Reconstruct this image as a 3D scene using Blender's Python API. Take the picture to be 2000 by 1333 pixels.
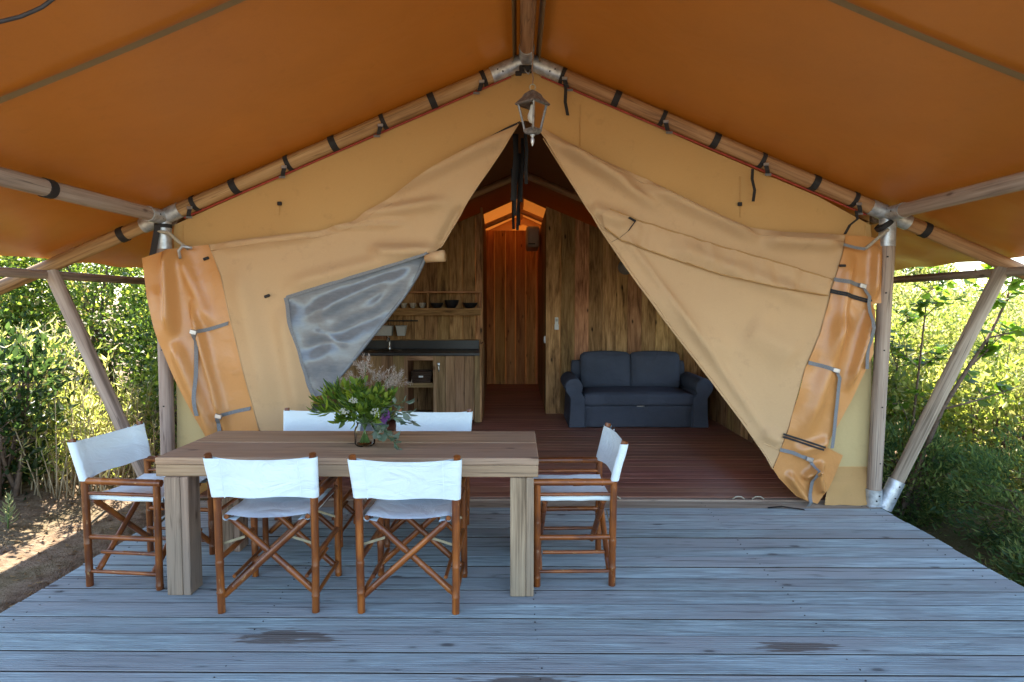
import bpy, math, random
import numpy as np
from mathutils import Vector, Matrix, noise as mnoise
from mathutils.geometry import delaunay_2d_cdt
random.seed(7); RNG = np.random.default_rng(7)
SC = bpy.context.scene
for o in list(bpy.data.objects): bpy.data.objects.remove(o)
COL = SC.collection
R = math.radians

# ------------------------------------------------------------------ camera
FPX = 1180.0
PIT = math.atan(69 / FPX); YAW = math.atan(10 / FPX); CH = 1.6
cd = bpy.data.cameras.new('camera'); cam = bpy.data.objects.new('camera', cd); COL.objects.link(cam)
cd.sensor_width = 36.0; cd.lens = 36.0 * FPX / 2000.0; cd.clip_start = 0.05; cd.clip_end = 2000
cam.location = (0, 0, CH); cam.rotation_euler = (math.pi / 2 - PIT, 0, YAW)
SC.camera = cam

# ------------------------------------------------------------------ sky, sun, exposure
SUN_TO = Vector((-0.34, 0.80, 1.05)).normalized()          # towards the sun: behind the tent, a little left
sun_el = math.asin(SUN_TO.z); sun_az = math.atan2(SUN_TO.x, SUN_TO.y)
w = bpy.data.worlds.new('World'); SC.world = w; w.use_nodes = True
wn = w.node_tree; bg = wn.nodes['Background']
sky = wn.nodes.new('ShaderNodeTexSky'); sky.sky_type = 'NISHITA'; sky.sun_disc = False
sky.sun_elevation = sun_el; sky.sun_rotation = sun_az; sky.ozone_density = 0.5; sky.air_density = 1.0; sky.dust_density = 0.6
wn.links.new(sky.outputs['Color'], bg.inputs['Color']); bg.inputs['Strength'].default_value = 0.15
sd = bpy.data.lights.new('sun', 'SUN'); sun = bpy.data.objects.new('sun', sd); COL.objects.link(sun)
sd.energy = 5.0; sd.angle = R(0.55); sd.color = (1.0, 0.93, 0.82)
sun.rotation_euler = SUN_TO.to_track_quat('Z', 'Y').to_euler()
vs = SC.view_settings
SC.display_settings.display_device = 'sRGB'
vs.view_transform = 'Standard'; vs.look = 'None'; vs.gamma = 1.0; vs.use_curve_mapping = False
vs.exposure = 2.52
cy = SC.cycles
cy.use_denoising = True; cy.max_bounces = 9; cy.diffuse_bounces = 5; cy.glossy_bounces = 3
cy.transmission_bounces = 6; cy.transparent_max_bounces = 10; cy.caustics_reflective = False; cy.caustics_refractive = False
cy.sample_clamp_indirect = 6.0

# ------------------------------------------------------------------ measuring helper: photo position -> point at a known distance
def ray(x, y):
    a = (x - 1000) / FPX; b = -(y - 666.5) / FPX
    c, s = math.cos(PIT), math.sin(PIT)
    fy = c + b * s; fz = -s + b * c
    cy_, sy_ = math.cos(YAW), math.sin(YAW)
    return (a * cy_ - fy * sy_, a * sy_ + fy * cy_, fz)
def atY(x, y, Y):
    d = ray(x, y); t = Y / d[1]
    return Vector((d[0] * t, Y, CH + d[2] * t))
def atZ(x, y, z=0.0):
    d = ray(x, y); t = (z - CH) / d[2]
    return Vector((d[0] * t, d[1] * t, z))

# ------------------------------------------------------------------ material helpers
class NT:
    def __init__(s, name):
        s.m = bpy.data.materials.new(name); s.m.use_nodes = True
        s.t = s.m.node_tree; s.t.nodes.clear()
        s.out = s.n('ShaderNodeOutputMaterial')
    def n(s, typ, **kw):
        nd = s.t.nodes.new(typ)
        for k, v in kw.items():
            if k.startswith('i_'):
                k2 = k[2:]; k2 = int(k2) if k2.isdigit() else k2.replace('_', ' ')
                nd.inputs[k2].default_value = v
            else: setattr(nd, k, v)
        return nd
    def l(s, a, b): s.t.links.new(a, b)
    def math(s, op, a, b=None, c=None, clamp=False):
        nd = s.n('ShaderNodeMath', operation=op, use_clamp=clamp)
        for i, v in enumerate((a, b, c)):
            if v is None: continue
            if isinstance(v, (int, float)): nd.inputs[i].default_value = v
            else: s.l(v, nd.inputs[i])
        return nd.outputs[0]
    def vmul(s, v, xyz):
        nd = s.n('ShaderNodeVectorMath', operation='MULTIPLY'); s.l(v, nd.inputs[0]); nd.inputs[1].default_value = xyz
        return nd.outputs[0]
    def vadd(s, a, b):
        nd = s.n('ShaderNodeVectorMath', operation='ADD'); s.l(a, nd.inputs[0]); s.l(b, nd.inputs[1]); return nd.outputs[0]
    def noise(s, v, scale, detail=4, rough=0.55, dist=0.0):
        nd = s.n('ShaderNodeTexNoise'); s.l(v, nd.inputs['Vector'])
        nd.inputs['Scale'].default_value = scale; nd.inputs['Detail'].default_value = detail
        nd.inputs['Roughness'].default_value = rough; nd.inputs['Distortion'].default_value = dist
        return nd.outputs['Fac']
    def ramp(s, f, stops, interp='LINEAR'):
        nd = s.n('ShaderNodeValToRGB'); s.l(f, nd.inputs[0]); cr = nd.color_ramp; cr.interpolation = interp
        while len(cr.elements) < len(stops): cr.elements.new(0.5)
        for e, (p, c) in zip(cr.elements, stops):
            e.position = p
            if isinstance(c, (int, float)): c = (c, c, c)
            e.color = (c[0], c[1], c[2], 1)
        return nd.outputs[0]
    def mix(s, f, a, b, blend='MIX'):
        nd = s.n('ShaderNodeMix', data_type='RGBA', blend_type=blend)
        for i, v in ((0, f), (6, a), (7, b)):
            if isinstance(v, (int, float)): nd.inputs[i].default_value = v
            elif isinstance(v, tuple): nd.inputs[i].default_value = (v[0], v[1], v[2], 1)
            else: s.l(v, nd.inputs[i])
        return nd.outputs[2]
    def bump(s, h, strength=0.3, dist=0.01, normal=None):
        nd = s.n('ShaderNodeBump'); s.l(h, nd.inputs['Height'])
        nd.inputs['Strength'].default_value = strength; nd.inputs['Distance'].default_value = dist
        if normal is not None: s.l(normal, nd.inputs['Normal'])
        return nd.outputs[0]
    def bsdf(s, color, rough=0.6, normal=None, metal=0.0, spec=0.5, **kw):
        nd = s.n('ShaderNodeBsdfPrincipled')
        if isinstance(color, tuple): nd.inputs['Base Color'].default_value = (*color, 1)
        else: s.l(color, nd.inputs['Base Color'])
        if isinstance(rough, (int, float)): nd.inputs['Roughness'].default_value = rough
        else: s.l(rough, nd.inputs['Roughness'])
        nd.inputs['Metallic'].default_value = metal; nd.inputs['Specular IOR Level'].default_value = spec
        if normal is not None: s.l(normal, nd.inputs['Normal'])
        for k, v in kw.items(): nd.inputs[k.replace('_', ' ')].default_value = v
        return nd.outputs[0]
    def done(s, shader):
        s.l(shader, s.out.inputs['Surface']); return s.m
    def gc(s):
        at = s.n('ShaderNodeAttribute', attribute_name='gc')
        oi = s.n('ShaderNodeObjectInfo')
        cmb = s.n('ShaderNodeCombineXYZ')
        r = s.math('MULTIPLY', oi.outputs['Random'], 61.0)
        for i in range(3): s.l(r, cmb.inputs[i])
        return s.vadd(at.outputs['Vector'], cmb.outputs[0]), oi.outputs['Random']

def wood(name, dark, mid, light, rough=0.7, across=16.0, along=1.1, knots=0.6, bump=0.35, var=0.35, grey=None, spec=0.25, stain=None, cracks=0.0, knotcol=None):
    t = NT(name); v, rnd = t.gc()
    g1 = t.noise(t.vmul(v, (along, across, across)), 1.0, 6, 0.62, 0.6)
    g2 = t.noise(t.vmul(v, (along * 2.2, across * 6, across * 6)), 1.0, 3, 0.6, 0.2)
    big = t.noise(t.vmul(v, (0.9, 2.5, 2.5)), 1.0, 3, 0.5)
    f = t.math('ADD', t.math('MULTIPLY', g1, 0.65), t.math('MULTIPLY', g2, 0.35))
    colr = t.ramp(f, [(0.36, dark), (0.50, mid), (0.65, light)])
    if grey:
        colr = t.mix(t.ramp(big, [(0.40, 0.0), (0.62, 1.0)]), colr, grey)
    if knots > 0:
        vo = t.n('ShaderNodeTexVoronoi', feature='F1'); t.l(t.vadd(t.vmul(v, (2.6, 7.0, 7.0)), t.vmul(v, (0, 0, 0))), vo.inputs['Vector'])
        vo.inputs['Scale'].default_value = 1.0; vo.inputs['Randomness'].default_value = 1.0
        wob = t.math('ADD', vo.outputs['Distance'], t.math('MULTIPLY', g1, 0.10))
        kn = t.ramp(wob, [(0.09, 1.0), (0.125, 0.8), (0.15, 0.25), (0.22, 0.0)])
        kc = knotcol or tuple(c * 0.45 for c in dark)
        colr = t.mix(t.math('MULTIPLY', kn, knots), colr, kc)
    if cracks > 0:
        ck = t.noise(t.vmul(v, (0.55, across * 2.2, across * 2.2)), 1.0, 2, 0.5, 0.1)
        cm = t.ramp(ck, [(0.485, 0.0), (0.5, 1.0), (0.515, 0.0)])
        cm = t.math('MULTIPLY', cm, t.ramp(big, [(0.45, 0.0), (0.55, 1.0)]))
        colr = t.mix(t.math('MULTIPLY', cm, cracks), colr, tuple(c * 0.25 for c in dark))
    hv = t.n('ShaderNodeHueSaturation'); t.l(colr, hv.inputs['Color'])
    t.l(t.math('ADD', t.math('MULTIPLY', rnd, var), 1.0 - var / 2), hv.inputs['Value'])
    t.l(t.math('ADD', t.math('MULTIPLY', t.math('FRACT', t.math('MULTIPLY', rnd, 7.3)), 0.03), 0.485), hv.inputs['Hue'])
    colr = hv.outputs[0]
    if stain: colr = stain(t, colr)
    nrm = t.bump(f, bump, 0.006)
    return t.done(t.bsdf(colr, t.math('ADD', t.math('MULTIPLY', g2, 0.25), rough - 0.12), nrm, spec=spec))

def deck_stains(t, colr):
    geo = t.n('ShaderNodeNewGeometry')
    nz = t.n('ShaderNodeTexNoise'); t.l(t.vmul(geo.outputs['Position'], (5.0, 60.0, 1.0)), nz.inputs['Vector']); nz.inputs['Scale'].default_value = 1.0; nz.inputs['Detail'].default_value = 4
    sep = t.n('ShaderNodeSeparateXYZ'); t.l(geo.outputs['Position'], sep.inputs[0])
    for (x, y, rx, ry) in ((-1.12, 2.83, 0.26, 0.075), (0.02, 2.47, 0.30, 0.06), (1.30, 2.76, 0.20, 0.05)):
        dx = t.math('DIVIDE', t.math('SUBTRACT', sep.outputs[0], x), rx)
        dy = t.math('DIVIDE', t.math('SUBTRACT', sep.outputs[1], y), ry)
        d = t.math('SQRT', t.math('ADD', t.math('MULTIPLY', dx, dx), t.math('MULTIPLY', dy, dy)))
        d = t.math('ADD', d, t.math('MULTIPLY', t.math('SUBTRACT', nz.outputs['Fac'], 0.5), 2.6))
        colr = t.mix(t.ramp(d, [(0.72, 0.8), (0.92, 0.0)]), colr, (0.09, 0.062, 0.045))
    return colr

def canvas(name, col, trans, rough=0.85, spec=0.2, stain=0.12, weave=True, wrinkle=0.25, wscale=6.0):
    t = NT(name); geo = t.n('ShaderNodeNewGeometry'); p = geo.outputs['Position']
    big = t.noise(p, 1.3, 4, 0.6); fine = t.noise(t.vmul(p, (60, 60, 200)), 1.0, 2, 0.5)
    sp = t.noise(t.vmul(p, (7, 7, 7)), 1.0, 5, 0.7)
    k = t.math('ADD', t.math('MULTIPLY', big, 2 * stain), t.math('ADD', t.math('MULTIPLY', fine, 0.10), 0.95 - stain))
    sc = t.n('ShaderNodeVectorMath', operation='SCALE'); sc.inputs[0].default_value = col; t.l(k, sc.inputs['Scale'])
    c2 = t.mix(t.ramp(sp, [(0.30, 0.35), (0.42, 0.0)]), sc.outputs[0], tuple(c * 0.72 for c in col))
    wr = t.noise(p, wscale, 3, 0.5, 0.8)
    nrm = t.bump(wr, wrinkle, 0.02)
    b = t.bsdf(c2, rough, nrm, spec=spec)
    tr = t.n('ShaderNodeBsdfTranslucent'); tr.inputs['Color'].default_value = (*trans, 1)
    ad = t.n('ShaderNodeAddShader'); t.l(b, ad.inputs[0]); t.l(tr.outputs[0], ad.inputs[1])
    return t.done(ad.outputs[0])

def plain(name, col, rough=0.6, metal=0.0, spec=0.5, var=0.15, scale=30.0, bump=0.1, col2=None):
    t = NT(name); tc = t.n('ShaderNodeTexCoord')
    nz = t.noise(tc.outputs['Object'], scale, 5, 0.6)
    c2 = col2 or tuple(max(0, c * (1 - 2 * var)) for c in col)
    colr = t.ramp(nz, [(0.35, c2), (0.6, col)])
    return t.done(t.bsdf(colr, rough, t.bump(nz, bump, 0.004), metal, spec))

def leafmat(name, stops, transk=0.9, rough=0.45, spec=0.4, tcol=None):
    t = NT(name); at = t.n('ShaderNodeAttribute', attribute_name='lc')
    colr = t.ramp(at.outputs['Fac'], stops)
    b = t.bsdf(colr, rough, None, spec=spec)
    tr = t.n('ShaderNodeBsdfTranslucent')
    hv = t.n('ShaderNodeHueSaturation', i_Hue=0.475, i_Saturation=1.12, i_Value=2.2 * transk); t.l(colr, hv.inputs['Color'])
    t.l(hv.outputs[0], tr.inputs['Color'])
    mx = t.n('ShaderNodeMixShader'); mx.inputs[0].default_value = 0.58
    t.l(b, mx.inputs[1]); t.l(tr.outputs[0], mx.inputs[2])
    return t.done(mx.outputs[0])

# ------------------------------------------------------------------ materials
M = {}
M['deck'] = wood('deck_wood', (0.150, 0.165, 0.165), (0.285, 0.340, 0.340), (0.43, 0.515, 0.515), rough=0.72, across=34, along=2.2, knots=0.85, bump=0.5, var=0.34, spec=0.35, stain=deck_stains, knotcol=(0.05, 0.042, 0.038), cracks=0.9, grey=(0.285, 0.295, 0.290))
M['deckgapshade'] = plain('board_edge_shade', (0.045, 0.034, 0.026), 0.9, var=0.2)
M['deckgrooveshade'] = plain('groove_grime_shade', (0.15, 0.155, 0.15), 0.9, var=0.25, scale=9)
M['floor'] = wood('inner_floor_wood', (0.16, 0.062, 0.040), (0.33, 0.145, 0.095), (0.46, 0.23, 0.155), rough=0.5, across=18, knots=0.3, var=0.3, spec=0.4)
M['threshold'] = wood('threshold_wood', (0.15, 0.10, 0.065), (0.27, 0.20, 0.145), (0.36, 0.29, 0.22), knots=0.5)
M['pole'] = wood('pole_wood', (0.15, 0.11, 0.08), (0.33, 0.255, 0.195), (0.45, 0.37, 0.29), rough=0.7, across=10, along=0.7, knots=0.75, bump=0.25, var=0.18, cracks=0.8, knotcol=(0.07, 0.04, 0.025))
M['polewarm'] = wood('rafter_wood', (0.15, 0.075, 0.032), (0.35, 0.20, 0.09), (0.47, 0.30, 0.145), rough=0.6, across=9, along=0.7, knots=0.7, bump=0.2, var=0.15, cracks=0.5, knotcol=(0.09, 0.04, 0.02))
M['planks'] = wood('plank_wood', (0.12, 0.056, 0.023), (0.36, 0.188, 0.080), (0.56, 0.32, 0.15), rough=0.75, across=11, along=1.9, knots=0.95, bump=0.4, var=0.75, spec=0.15, knotcol=(0.022, 0.012, 0.007))
M['redplanks'] = wood('corridor_plank_wood', (0.28, 0.10, 0.035), (0.56, 0.22, 0.075), (0.70, 0.33, 0.12), rough=0.75, across=10, knots=0.7, var=0.4, spec=0.15, knotcol=(0.05, 0.016, 0.008))
M['cabinet'] = wood('cabinet_wood', (0.12, 0.068, 0.032), (0.28, 0.172, 0.085), (0.40, 0.26, 0.14), rough=0.75, across=10, knots=0.7, var=0.4, spec=0.15, knotcol=(0.03, 0.018, 0.01))
M['table'] = wood('table_wood', (0.13, 0.075, 0.038), (0.38, 0.235, 0.125), (0.56, 0.375, 0.22), rough=0.68, across=17, along=1.0, knots=0.85, bump=0.6, var=0.25, grey=(0.33, 0.225, 0.14), spec=0.3, knotcol=(0.07, 0.045, 0.03), cracks=0.5)
M['tableleg'] = wood('table_leg_wood', (0.10, 0.062, 0.038), (0.29, 0.195, 0.125), (0.46, 0.325, 0.215), rough=0.72, across=18, along=1.5, knots=0.95, bump=0.7, var=0.25, grey=(0.25, 0.19, 0.135), knotcol=(0.07, 0.04, 0.025), cracks=0.6)
M['flyrear'] = canvas('rear_fly_canvas', (0.30, 0.10, 0.02), (0.055, 0.016, 0.002), rough=0.6)
M['fly'] = canvas('fly_canvas', (0.36, 0.124, 0.017), (0.0075, 0.0019, 0.0001), rough=0.38, spec=0.6, stain=0.26, wrinkle=0.5, wscale=1.4)
M['seam'] = canvas('seam_canvas', (0.22, 0.15, 0.07), (0.018, 0.010, 0.003), rough=0.7)
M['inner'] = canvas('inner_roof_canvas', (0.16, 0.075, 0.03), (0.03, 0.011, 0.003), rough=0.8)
M['wall'] = canvas('wall_canvas', (0.50, 0.300, 0.115), (0.04, 0.018, 0.005), rough=0.9, stain=0.06, wrinkle=0.25, wscale=3.0)
M['wallpale'] = canvas('pale_wall_canvas', (0.48, 0.37, 0.18), (0.05, 0.03, 0.01), rough=0.9, stain=0.06)
M['flap'] = canvas('flap_canvas', (0.51, 0.335, 0.178), (0.04, 0.02, 0.006), rough=0.85, stain=0.10, wrinkle=0.45, wscale=3.0)
M['pvc'] = canvas('skirt_pvc', (0.51, 0.24, 0.078), (0.04, 0.018, 0.004), rough=0.31, spec=0.45, stain=0.05, wrinkle=0.22, wscale=9.0)
M['hem'] = canvas('hem_canvas', (0.42, 0.25, 0.10), (0.03, 0.014, 0.004))
M['backwall'] = canvas('back_wall_canvas', (0.45, 0.18, 0.05), (0.06, 0.018, 0.002), rough=0.8)
M['sidewall'] = canvas('side_wall_canvas', (0.60, 0.36, 0.13), (0.16, 0.085, 0.025), rough=0.9)
M['redpipe'] = plain('red_piping', (0.35, 0.035, 0.015), 0.6)
M['black'] = plain('black_webbing', (0.016, 0.014, 0.014), 0.75, bump=0.3, scale=120)
M['greyweb'] = plain('grey_webbing', (0.20, 0.205, 0.21), 0.8, bump=0.3, scale=150)
M['buckle'] = plain('buckle_metal', (0.45, 0.45, 0.46), 0.35, metal=0.9)
M['galv'] = plain('galvanised_steel', (0.55, 0.58, 0.60), 0.42, metal=0.55, var=0.22, scale=18, bump=0.15)
M['screw'] = plain('dark_screw', (0.03, 0.028, 0.026), 0.5, metal=0.5)
M['white'] = plain('white_cotton', (0.70, 0.80, 0.82), 0.9, spec=0.15, var=0.02, scale=12, bump=0.35)
M['steel'] = plain('brushed_steel', (0.6, 0.6, 0.6), 0.3, metal=1.0)
M['brass'] = plain('dull_brass', (0.36, 0.31, 0.20), 0.45, metal=0.7)
M['counter'] = plain('black_counter', (0.012, 0.012, 0.014), 0.35)
M['sofa'] = plain('charcoal_fabric', (0.075, 0.085, 0.105), 0.95, spec=0.15, var=0.12, scale=140, bump=0.4)
M['plastic'] = plain('white_plastic', (0.72, 0.72, 0.70), 0.4, var=0.02)
M['aircon'] = plain('cream_plastic', (0.55, 0.50, 0.42), 0.45, var=0.03)
M['dark'] = plain('dark_slot', (0.02, 0.018, 0.016), 0.7)
M['darkbowl'] = plain('dark_stoneware', (0.016, 0.016, 0.018), 0.35)
M['palebowl'] = plain('pale_stoneware', (0.42, 0.38, 0.31), 0.4, var=0.08)
M['tub'] = plain('grey_enamel', (0.42, 0.42, 0.40), 0.4, var=0.03)
M['globe'] = plain('grey_globe', (0.20, 0.19, 0.18), 0.5, var=0.05)
M['bench'] = plain('grey_bench_fabric', (0.22, 0.24, 0.30), 0.9, var=0.06, scale=90)
M['pewter'] = plain('weathered_pewter', (0.26, 0.24, 0.22), 0.5, metal=0.65, var=0.25, scale=40, bump=0.3)
M['cord'] = plain('brown_cord', (0.20, 0.11, 0.06), 0.8)
M['rope'] = plain('pale_rope', (0.42, 0.37, 0.28), 0.9, scale=90, bump=0.5)
M['cable'] = plain('dark_cable', (0.035, 0.03, 0.03), 0.6)
M['wicker'] = plain('dark_wicker', (0.075, 0.04, 0.022), 0.8, var=0.3, scale=70, bump=0.6)
M['twig'] = plain('grey_brown_bark', (0.16, 0.105, 0.07), 0.9, var=0.25, scale=25, bump=0.5)
M['drytwig'] = plain('dry_pale_stem', (0.42, 0.33, 0.20), 0.9, var=0.2, scale=20)
M['stem'] = plain('green_stem', (0.10, 0.17, 0.04), 0.6)
def mk_cloth(name, col, col2, fine, crease, rough=0.92):
    t = NT(name); tc = t.n('ShaderNodeTexCoord'); oi = t.n('ShaderNodeObjectInfo'); cb_ = t.n('ShaderNodeCombineXYZ')
    r = t.math('MULTIPLY', oi.outputs['Random'], 40.0)
    for i in range(3): t.l(r, cb_.inputs[i])
    v = t.vadd(tc.outputs['Object'], cb_.outputs[0])
    a = t.noise(v, fine, 3, 0.6); b = t.noise(t.vmul(v, (1.0, 1.0, 1.9)), 5.0, 4, 0.55, 1.4); c = t.noise(v, 2.2, 3, 0.5)
    colr = t.mix(t.ramp(c, [(0.35, 0.0), (0.65, 1.0)]), col2, col)
    n1 = t.bump(b, crease, 0.03); n2 = t.bump(a, 0.25, 0.003, n1)
    return t.done(t.bsdf(colr, rough, n2, spec=0.15))
M['white'] = mk_cloth('white_cotton', (0.71, 0.80, 0.82), (0.66, 0.745, 0.76), 150, 0.45)
M['sofa'] = mk_cloth('charcoal_fabric', (0.090, 0.101, 0.130), (0.068, 0.077, 0.100), 160, 0.55)
def mk_bulb():
    t = NT('opal_bulb'); return t.done(t.bsdf((0.85, 0.84, 0.80), 0.35, spec=0.5))
M['bulb'] = mk_bulb()
def mk_glass(name, tint=(1, 1, 1), mixf=0.12, rough=0.03):
    t = NT(name)
    tr = t.n('ShaderNodeBsdfTransparent'); tr.inputs[0].default_value = (*tint, 1)
    gl = t.n('ShaderNodeBsdfGlossy'); gl.inputs['Roughness'].default_value = rough
    fr = t.n('ShaderNodeLayerWeight', i_Blend=mixf)
    mx = t.n('ShaderNodeMixShader'); t.l(fr.outputs['Fresnel'], mx.inputs[0]); t.l(tr.outputs[0], mx.inputs[1]); t.l(gl.outputs[0], mx.inputs[2])
    return t.done(mx.outputs[0])
M['pane'] = mk_glass('lantern_glass', (0.80, 0.80, 0.78), 0.25, 0.06)
M['glass'] = mk_glass('jar_glass', (0.985, 0.99, 0.985), 0.10, 0.03)
M['water'] = mk_glass('jar_water', (0.93, 0.95, 0.91), 0.12, 0.02)
def mk_window():
    t = NT('clear_vinyl_window'); geo = t.n('ShaderNodeNewGeometry'); p = geo.outputs['Position']
    wr = t.noise(t.vmul(p, (1.0, 1.0, 0.7)), 5.0, 3, 0.55, 1.6); wr2 = t.noise(p, 1.7, 2, 0.5, 0.6)
    h = t.math('ADD', t.math('MULTIPLY', wr, 0.5), wr2)
    nrm = t.bump(h, 0.18, 0.05)
    sc = t.noise(t.vmul(p, (9, 9, 30)), 1.0, 5, 0.7)
    colr = t.ramp(sc, [(0.35, (0.14, 0.155, 0.17)), (0.75, (0.20, 0.22, 0.24))])
    b = t.bsdf(colr, 0.21, nrm, spec=0.5)
    tr = t.n('ShaderNodeBsdfTransparent'); tr.inputs[0].default_value = (0.62, 0.66, 0.72, 1)
    mx = t.n('ShaderNodeMixShader'); mx.inputs[0].default_value = 0.10
    t.l(b, mx.inputs[1]); t.l(tr.outputs[0], mx.inputs[2])
    return t.done(mx.outputs[0])
M['vinyl'] = mk_window()
def mk_bamboo():
    t = NT('varnished_bamboo'); v, rnd = t.gc()
    g = t.noise(t.vmul(v, (3.0, 40, 40)), 1.0, 5, 0.6); b = t.noise(t.vmul(v, (5, 9, 9)), 1.0, 3, 0.5)
    colr = t.ramp(g, [(0.3, (0.10, 0.026, 0.005)), (0.55, (0.235, 0.068, 0.011)), (0.75, (0.37, 0.13, 0.024))])
    colr = t.mix(t.ramp(b, [(0.40, 0.8), (0.56, 0.0)]), colr, (0.09, 0.024, 0.007))
    sc_ = t.noise(t.vmul(v, (18, 55, 55)), 1.0, 3, 0.7)
    colr = t.mix(t.ramp(sc_, [(0.64, 0.0), (0.72, 0.6)]), colr, (0.50, 0.30, 0.13))
    hv = t.n('ShaderNodeHueSaturation'); t.l(colr, hv.inputs['Color']); t.l(t.math('ADD', t.math('MULTIPLY', rnd, 0.4), 0.85), hv.inputs['Value'])
    return t.done(t.bsdf(hv.outputs[0], 0.33, t.bump(g, 0.12, 0.003), spec=0.5))
M['bamboo'] = mk_bamboo()
def mk_ground():
    t = NT('sandy_soil'); geo = t.n('ShaderNodeNewGeometry'); p = geo.outputs['Position']
    a = t.noise(p, 0.9, 6, 0.6); b = t.noise(p, 14.0, 5, 0.7); c = t.noise(p, 70.0, 3, 0.6)
    colr = t.ramp(b, [(0.30, (0.10, 0.065, 0.04)), (0.50, (0.20, 0.14, 0.09)), (0.72, (0.32, 0.24, 0.165))])
    colr = t.mix(t.ramp(a, [(0.45, 0.0), (0.62, 0.75)]), colr, (0.13, 0.12, 0.05))
    h = t.math('ADD', b, t.math('MULTIPLY', c, 0.5))
    return t.done(t.bsdf(colr, 0.95, t.bump(h, 0.8, 0.04), spec=0.1))
M['ground'] = mk_ground()
M['leaf_hedge'] = leafmat('hedge_leaf', [(0.0, (0.028, 0.060, 0.014)), (0.45, (0.075, 0.135, 0.028)), (0.8, (0.16, 0.21, 0.045)), (1.0, (0.34, 0.29, 0.09))])
M['leaf_reed'] = leafmat('willow_leaf', [(0.0, (0.10, 0.15, 0.035)), (0.5, (0.22, 0.26, 0.07)), (1.0, (0.44, 0.42, 0.20))])
M['leaf_dark'] = leafmat('dark_leaf', [(0.0, (0.014, 0.034, 0.010)), (0.6, (0.03, 0.06, 0.018)), (1.0, (0.055, 0.10, 0.03))], transk=0.7, rough=0.35)
M['leaf_bright'] = leafmat('bright_leaf', [(0.0, (0.07, 0.11, 0.025)), (0.5, (0.16, 0.20, 0.045)), (1.0, (0.34, 0.33, 0.13))], transk=1.0)
M['leaf_maple'] = leafmat('maple_leaf', [(0.0, (0.05, 0.11, 0.02)), (0.6, (0.10, 0.19, 0.03)), (1.0, (0.16, 0.23, 0.05))], transk=1.0)
M['leaf_juniper'] = leafmat('juniper_needle', [(0.0, (0.035, 0.085, 0.032)), (0.5, (0.12, 0.20, 0.06)), (1.0, (0.36, 0.40, 0.13))], transk=0.6, rough=0.6)
M['leaf_dry'] = leafmat('dry_leaf', [(0.0, (0.12, 0.07, 0.03)), (1.0, (0.34, 0.24, 0.11))], transk=0.6, rough=0.8)
M['leaf_weed'] = leafmat('weed_leaf', [(0.0, (0.14, 0.18, 0.08)), (1.0, (0.30, 0.33, 0.18))], transk=0.8)
M['leaf_bouquet'] = leafmat('bouquet_leaf', [(0.0, (0.04, 0.09, 0.018)), (0.5, (0.11, 0.20, 0.03)), (1.0, (0.26, 0.36, 0.06))], transk=0.8)
M['leaf_euc'] = leafmat('eucalyptus_leaf', [(0.0, (0.12, 0.19, 0.13)), (1.0, (0.34, 0.42, 0.33))], transk=0.5)
M['plume'] = leafmat('dry_plume', [(0.0, (0.30, 0.25, 0.19)), (1.0, (0.72, 0.66, 0.58))], transk=0.5, rough=0.9)
M['petal_white'] = leafmat('white_petal', [(0.0, (0.50, 0.50, 0.40)), (1.0, (0.72, 0.72, 0.62))], transk=0.5)
M['petal_purple'] = leafmat('purple_petal', [(0.0, (0.17, 0.05, 0.20)), (1.0, (0.34, 0.14, 0.38))], transk=0.5)

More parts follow.
